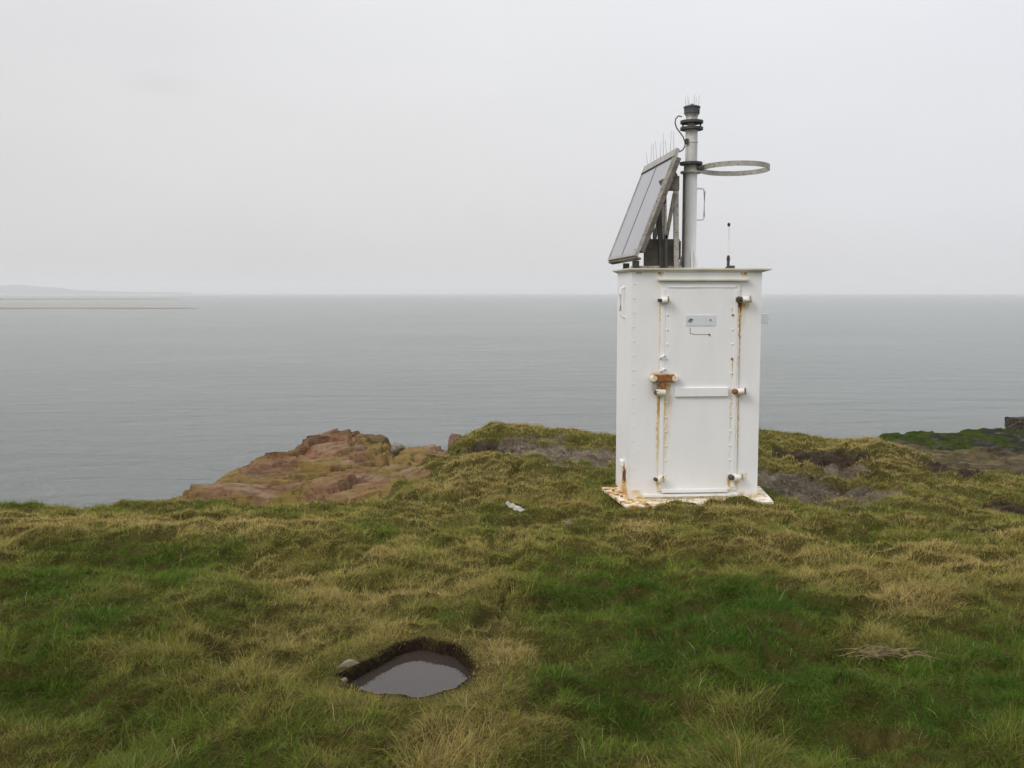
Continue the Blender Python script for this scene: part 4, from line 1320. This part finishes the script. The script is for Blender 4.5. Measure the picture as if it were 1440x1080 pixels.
def make_grass():
    # clump centres, spacing growing with distance
    cx, cy = [], []
    for y0, y1, dens in ((1.9, 5.0, 500), (5.0, 7.5, 380), (7.5, 10.5, 260), (10.5, 18.5, 130)):
        wm = 0.58 * (y0 + y1) / 2 + 1.2
        n = int(dens * (y1 - y0) * 2 * wm)
        yy = np.sqrt(RNG.uniform((y0 + 1.0) ** 2, (y1 + 1.0) ** 2, n)) - 1.0; uu = RNG.uniform(-1, 1, n)
        cx.append(uu * (0.58 * yy + 1.2)); cy.append(yy)
    cx = np.concatenate(cx); cy = np.concatenate(cy)
    k = grass_ok(cx, cy); cx, cy = cx[k], cy[k]
    n = len(cx)
    cz = ground_h(cx, cy)
    g = green_at(cx, cy, cz)
    tall = np.clip(0.45 + 1.0 * fbm(cx * 1.9, cy * 1.9, 3, 420) + 0.3 * RNG.standard_normal(n), 0.0, 1.6)
    nt_ = 230
    ty = np.sqrt(RNG.uniform(2.6 ** 2, 12.5 ** 2, nt_)); tx = RNG.uniform(-0.56, 0.56, nt_) * ty; tr = RNG.uniform(0.07, 0.17, nt_); tg = RNG.normal(-0.06, 0.22, nt_)
    tuss = np.zeros(n); tsh = np.zeros(n)
    for a_, b_, r_, q_ in zip(tx, ty, tr, tg):
        e_ = np.exp(-((cx - a_) ** 2 + (cy - b_) ** 2) / r_ ** 2)
        tuss = np.maximum(tuss, e_); tsh = tsh + q_ * e_
    g = g + tsh * (0.35 + 0.65 * ss(3.6, 4.6, cy))
    tall = 0.8 * tall + 0.8 * tuss
    tall = tall * (1 - 0.60 * ss(5.2, 7.6, cy) * (1 - 0.6 * ss(10.0, 11.0, cy)))
    tall = tall * ss(0.02, 0.22, -poly_sd(cx, cy, PIT)) + 0.5 * (1 - ss(0.03, 0.16, -poly_sd(cx, cy, FLP))) * ss(1.2, 1.4, cx)
    wind = 0.2 + 6.0 * fbm(cx * 1.7, cy * 1.7, 3, 430) + 0.5 * RNG.standard_normal(n)          # lie of the matted grass
    tint = RNG.standard_normal(n)
    nb = np.clip((RNG.poisson(1.0, n) * 4 + 48 - np.clip(cy - 5, 0, 9) * 2.0), 16, 80).astype(int)
    idx = np.repeat(np.arange(n), nb)
    N = len(idx)
    spread = 0.035 + 0.0035 * cy[idx]
    ox_, oy_ = RNG.standard_normal(N) * spread, RNG.standard_normal(N) * spread
    bx, by = cx[idx] + ox_, cy[idx] + oy_
    ok = poly_sd(bx, by, PIT) < 0.004
    ok &= poly_sd(bx, by, FLP) < 0.0
    ye, _ = edge_of(bx, by); ok &= (by - ye) < 0.25
    idx, ox_, oy_, bx, by, spread = idx[ok], ox_[ok], oy_[ok], bx[ok], by[ok], spread[ok]
    N = len(idx)
    bz = ground_h(bx, by) - 0.006
    dist = by
    ln = (0.030 + 0.054 * tall[idx]) * (0.45 + 0.55 * ss(0.0, 0.16, -poly_sd(bx, by, PIT))) * np.exp(0.28 * RNG.standard_normal(N))
    ln = np.clip(ln, 0.02, 0.19) * np.where(dist > 9.5, 1.0, 1.0)
    rad = np.arctan2(oy_, ox_)
    wa = wind[idx]
    dirx = 0.55 * np.cos(rad) + 0.65 * np.cos(wa) + 0.45 * RNG.standard_normal(N)
    diry = 0.55 * np.sin(rad) + 0.65 * np.sin(wa) + 0.45 * RNG.standard_normal(N)
    dl = np.hypot(dirx, diry) + 1e-6
    dirx, diry = dirx / dl, diry / dl
    lean = np.clip(0.95 + 0.4 * RNG.standard_normal(N) + 0.25 * np.clip(tall[idx], 0, 1), 0.08, 1.9)       # radians at the tip
    curl = np.clip(0.5 + 0.35 * RNG.standard_normal(N), 0.0, 1.2)
    wdt = (0.0008 + 0.0005 * RNG.random(N)) * (0.8 + 0.28 * np.clip(dist - 3, 0, 14) / 1.6)
    # ribbon across the lean direction, turned at random
    ta = RNG.uniform(0, np.pi, N)
    sxv = -diry * np.cos(ta) + dirx * np.sin(ta) * 0.5; syv = dirx * np.cos(ta) + diry * np.sin(ta) * 0.5
    P_ = []
    th0 = lean * 0.45
    px_, py_, pz_ = bx, by, bz
    levels = [(0.0, 1.0), (0.38, 0.9), (0.74, 0.62), (1.0, 0.0)]
    cur = [bx.copy(), by.copy(), bz.copy()]; prev = 0.0
    for t, wf in levels:
        if t > 0:
            th = th0 + (lean + curl) * (t + prev) / 2 * 0.8
            seg = (t - prev) * ln
            cur = [cur[0] + dirx * np.sin(th) * seg, cur[1] + diry * np.sin(th) * seg, cur[2] + np.cos(th) * seg]
            prev = t
        if wf > 0:
            P_.append(np.stack([cur[0] - sxv * wdt * wf, cur[1] - syv * wdt * wf, cur[2]], -1))
            P_.append(np.stack([cur[0] + sxv * wdt * wf, cur[1] + syv * wdt * wf, cur[2]], -1))
        else:
            P_.append(np.stack(cur, -1))
    V = np.stack(P_, 1).reshape(-1, 3)                 # 7 verts a blade
    b0 = np.arange(N) * 7
    quads = np.concatenate([np.stack([b0, b0 + 1, b0 + 3, b0 + 2], 1), np.stack([b0 + 2, b0 + 3, b0 + 5, b0 + 4], 1)])
    tris = np.stack([b0 + 4, b0 + 5, b0 + 6], 1)
    me = mesh_np('grass', V, quads, tris, smooth=True)
    # colour of each blade
    gg = g[idx] + 0.20 * RNG.standard_normal(N) + 0.10 * tint[idx]
    pal = np.array([(0.288, 0.222, 0.078), (0.215, 0.176, 0.050), (0.135, 0.142, 0.024), (0.068, 0.110, 0.010), (0.036, 0.080, 0.006)])
    kk = np.clip((gg + 0.15) / 1.05, 0, 1) * 4
    far = ss(7.0, 13.0, dist)
    i0 = np.clip(kk.astype(int), 0, 3); fr = (kk - i0)[:, None]
    c = pal[i0] * (1 - fr) + pal[i0 + 1] * fr
    c = c * (1.12 + 0.24 * ss(5.0, 7.0, dist))[:, None]
    dead = RNG.random(N)
    c = np.where((dead < 0.022)[:, None], np.array([0.30, 0.24, 0.13]), c)
    c = np.where((dead > 0.965)[:, None], np.array([0.085, 0.052, 0.026]), c)
    c = c * 1.05 * np.exp(0.13 * RNG.standard_normal(N) + 0.20 * tint[idx])[:, None]
    dry = (RNG.random(N) < 0.22)
    cv = np.repeat(c[:, None, :], 7, 1)
    tipc = c * 0.5 + 0.5 * np.array([0.24, 0.18, 0.085])
    cv[dry, 6] = tipc[dry]; cv[dry, 4] = (c * 0.75 + tipc * 0.25)[dry]; cv[dry, 5] = cv[dry, 4]
    set_attr(me, 'blade', cv.reshape(-1, 3))
    m = bpy.data.materials.new('grass_blade'); m.use_nodes = True
    nt = m.node_tree; nt.nodes.clear()
    out = nt.nodes.new('ShaderNodeOutputMaterial')
    a = attr(nt, 'blade', 'Color')
    b = nt.nodes.new('ShaderNodeBsdfPrincipled'); nt.links.new(a, b.inputs['Base Color']); b.inputs['Roughness'].default_value = 0.6; b.inputs['Specular IOR Level'].default_value = 0.06
    tr = nt.nodes.new('ShaderNodeBsdfTranslucent'); nt.links.new(a, tr.inputs['Color'])
    mx = nt.nodes.new('ShaderNodeMixShader'); mx.inputs[0].default_value = 0.25
    nt.links.new(b.outputs[0], mx.inputs[1]); nt.links.new(tr.outputs[0], mx.inputs[2]); nt.links.new(mx.outputs[0], out.inputs['Surface'])
    tag(link_mesh('grass', me, m), 'matted tufts of green and straw coloured grass covering the cliff top', 'grass', kind='stuff')
    sc['blades'] = N


make_grass()

# ================================================================== SKY, SUN, HAZE
SUN_EL, SUN_AZ = R(42), R(232)            # azimuth clockwise from +Y: behind the camera, to the left
w = bpy.data.worlds.new('World'); sc.world = w; w.use_nodes = True
nt = w.node_tree; nt.nodes.clear()
wo = nt.nodes.new('ShaderNodeOutputWorld'); bg = nt.nodes.new('ShaderNodeBackground')
nt.links.new(bg.outputs[0], wo.inputs['Surface']); bg.inputs['Strength'].default_value = 0.1
sky = nt.nodes.new('ShaderNodeTexSky'); sky.sky_type = 'NISHITA'; sky.sun_disc = False
sky.sun_elevation = SUN_EL; sky.sun_rotation = SUN_AZ; sky.dust_density = 5.0; sky.air_density = 1.0
tc = nt.nodes.new('ShaderNodeTexCoord'); sx = nt.nodes.new('ShaderNodeSeparateXYZ')
nt.links.new(tc.outputs['Generated'], sx.inputs[0])
# the cloud layer: brighter towards the zenith, a little greyer to the left
zr = ramp(nt, sx.outputs['Z'], [(0.0, (6.8, 6.6, 6.5)), (0.08, (7.2, 7.1, 7.15)), (0.22, (7.6, 7.6, 7.7)), (0.5, (9.2, 9.3, 9.5)), (1.0, (12.0, 12.1, 12.3))])
xr_ = nd(nt, 'ShaderNodeMapRange'); nt.links.new(sx.outputs['X'], xr_.inputs['Value'])
for k, v in (('From Min', -0.55), ('From Max', 0.45), ('To Min', 0.0), ('To Max', 1.0)): xr_.inputs[k].default_value = v
side = ramp(nt, xr_.outputs[0], [(0.0, (0.92, 0.915, 0.915)), (0.5, (1.0, 1.0, 1.0)), (1.0, (1.0, 1.02, 1.06))])
cl = mixc(nt, 1.0, zr, side, 'MULTIPLY')
cn = tex(nt, 2.2, 4, 0.5, vec=tc.outputs['Generated'], stretch=(1, 1, 3.2))
cl = mixc(nt, 1.0, cl, ramp(nt, cn, [(0.3, 0.965), (0.7, 1.03)]), 'MULTIPLY')
pd_ = nd(nt, 'ShaderNodeVectorMath', operation='SUBTRACT'); nt.links.new(tc.outputs['Generated'], pd_.inputs[0]); pd_.inputs[1].default_value = (at(222, 118, 1000) - Vector((0, 0, CAMZ))).normalized()
ps_ = nd(nt, 'ShaderNodeVectorMath', operation='MULTIPLY'); nt.links.new(pd_.outputs[0], ps_.inputs[0]); ps_.inputs[1].default_value = (11, 11, 42)
pl_ = nd(nt, 'ShaderNodeVectorMath', operation='LENGTH'); nt.links.new(ps_.outputs[0], pl_.inputs[0])
pa_ = nd(nt, 'ShaderNodeMath', operation='ADD'); nt.links.new(pl_.outputs['Value'], pa_.inputs[0]); nt.links.new(tex(nt, 9, 5, 0.6, vec=tc.outputs['Generated'], stretch=(1, 1, 2.5)), pa_.inputs[1])
cl = mixc(nt, 1.0, cl, ramp(nt, pa_.outputs[0], [(0.45, 0.955), (1.0, 1.0)]), 'MULTIPLY')
hs = nt.nodes.new('ShaderNodeHueSaturation'); hs.inputs['Saturation'].default_value = 0.25
nt.links.new(sky.outputs[0], hs.inputs['Color'])
nt.links.new(mixc(nt, 0.88, hs.outputs[0], cl), bg.inputs['Color'])

sl = bpy.data.lights.new('sun', 'SUN'); sl.energy = 1.25; sl.angle = R(25); sl.color = (1.0, 0.965, 0.92)
so_ = bpy.data.objects.new('sun', sl); COL.objects.link(so_)
dv = Vector((math.sin(SUN_AZ) * math.cos(SUN_EL), math.cos(SUN_AZ) * math.cos(SUN_EL), math.sin(SUN_EL)))
so_.rotation_euler = (-dv).to_track_quat('-Z', 'Y').to_euler(); so_.location = (-6, -6, 12)

bm = BM(); add_box(bm, (0, 6700, 60), (29600, 14200, 137.2))
hz_m = bpy.data.materials.new('thin_sea_haze'); hz_m.use_nodes = True
nt = hz_m.node_tree; nt.nodes.clear()
out = nt.nodes.new('ShaderNodeOutputMaterial'); pv = nt.nodes.new('ShaderNodeVolumePrincipled')
pv.inputs['Color'].default_value = (0.97, 0.98, 1.0, 1); pv.inputs['Density'].default_value = 0.00013; pv.inputs['Anisotropy'].default_value = 0.0
nt.links.new(pv.outputs[0], out.inputs['Volume'])
hz = build('haze', bm, hz_m)
tag(hz, 'thin pale sea haze', 'haze', kind='stuff')

# ================================================================== CAMERA
cd = bpy.data.cameras.new('camera'); cam = bpy.data.objects.new('camera', cd); COL.objects.link(cam)
cd.sensor_width = 36; cd.sensor_fit = 'HORIZONTAL'; cd.lens = F / 1440 * 36
cd.clip_start = 0.1; cd.clip_end = 60000
cam.location = (0, 0, CAMZ); cam.rotation_euler = (R(90) - PITCH, 0, 0)
sc.camera = cam
sc.view_settings.view_transform = 'Standard'; sc.view_settings.look = 'None'
sc.view_settings.exposure = 0.18; sc.view_settings.gamma = 1.0
sc.cycles.use_denoising = True
sc.cycles.max_bounces = 6; sc.cycles.diffuse_bounces = 3; sc.cycles.volume_bounces = 1
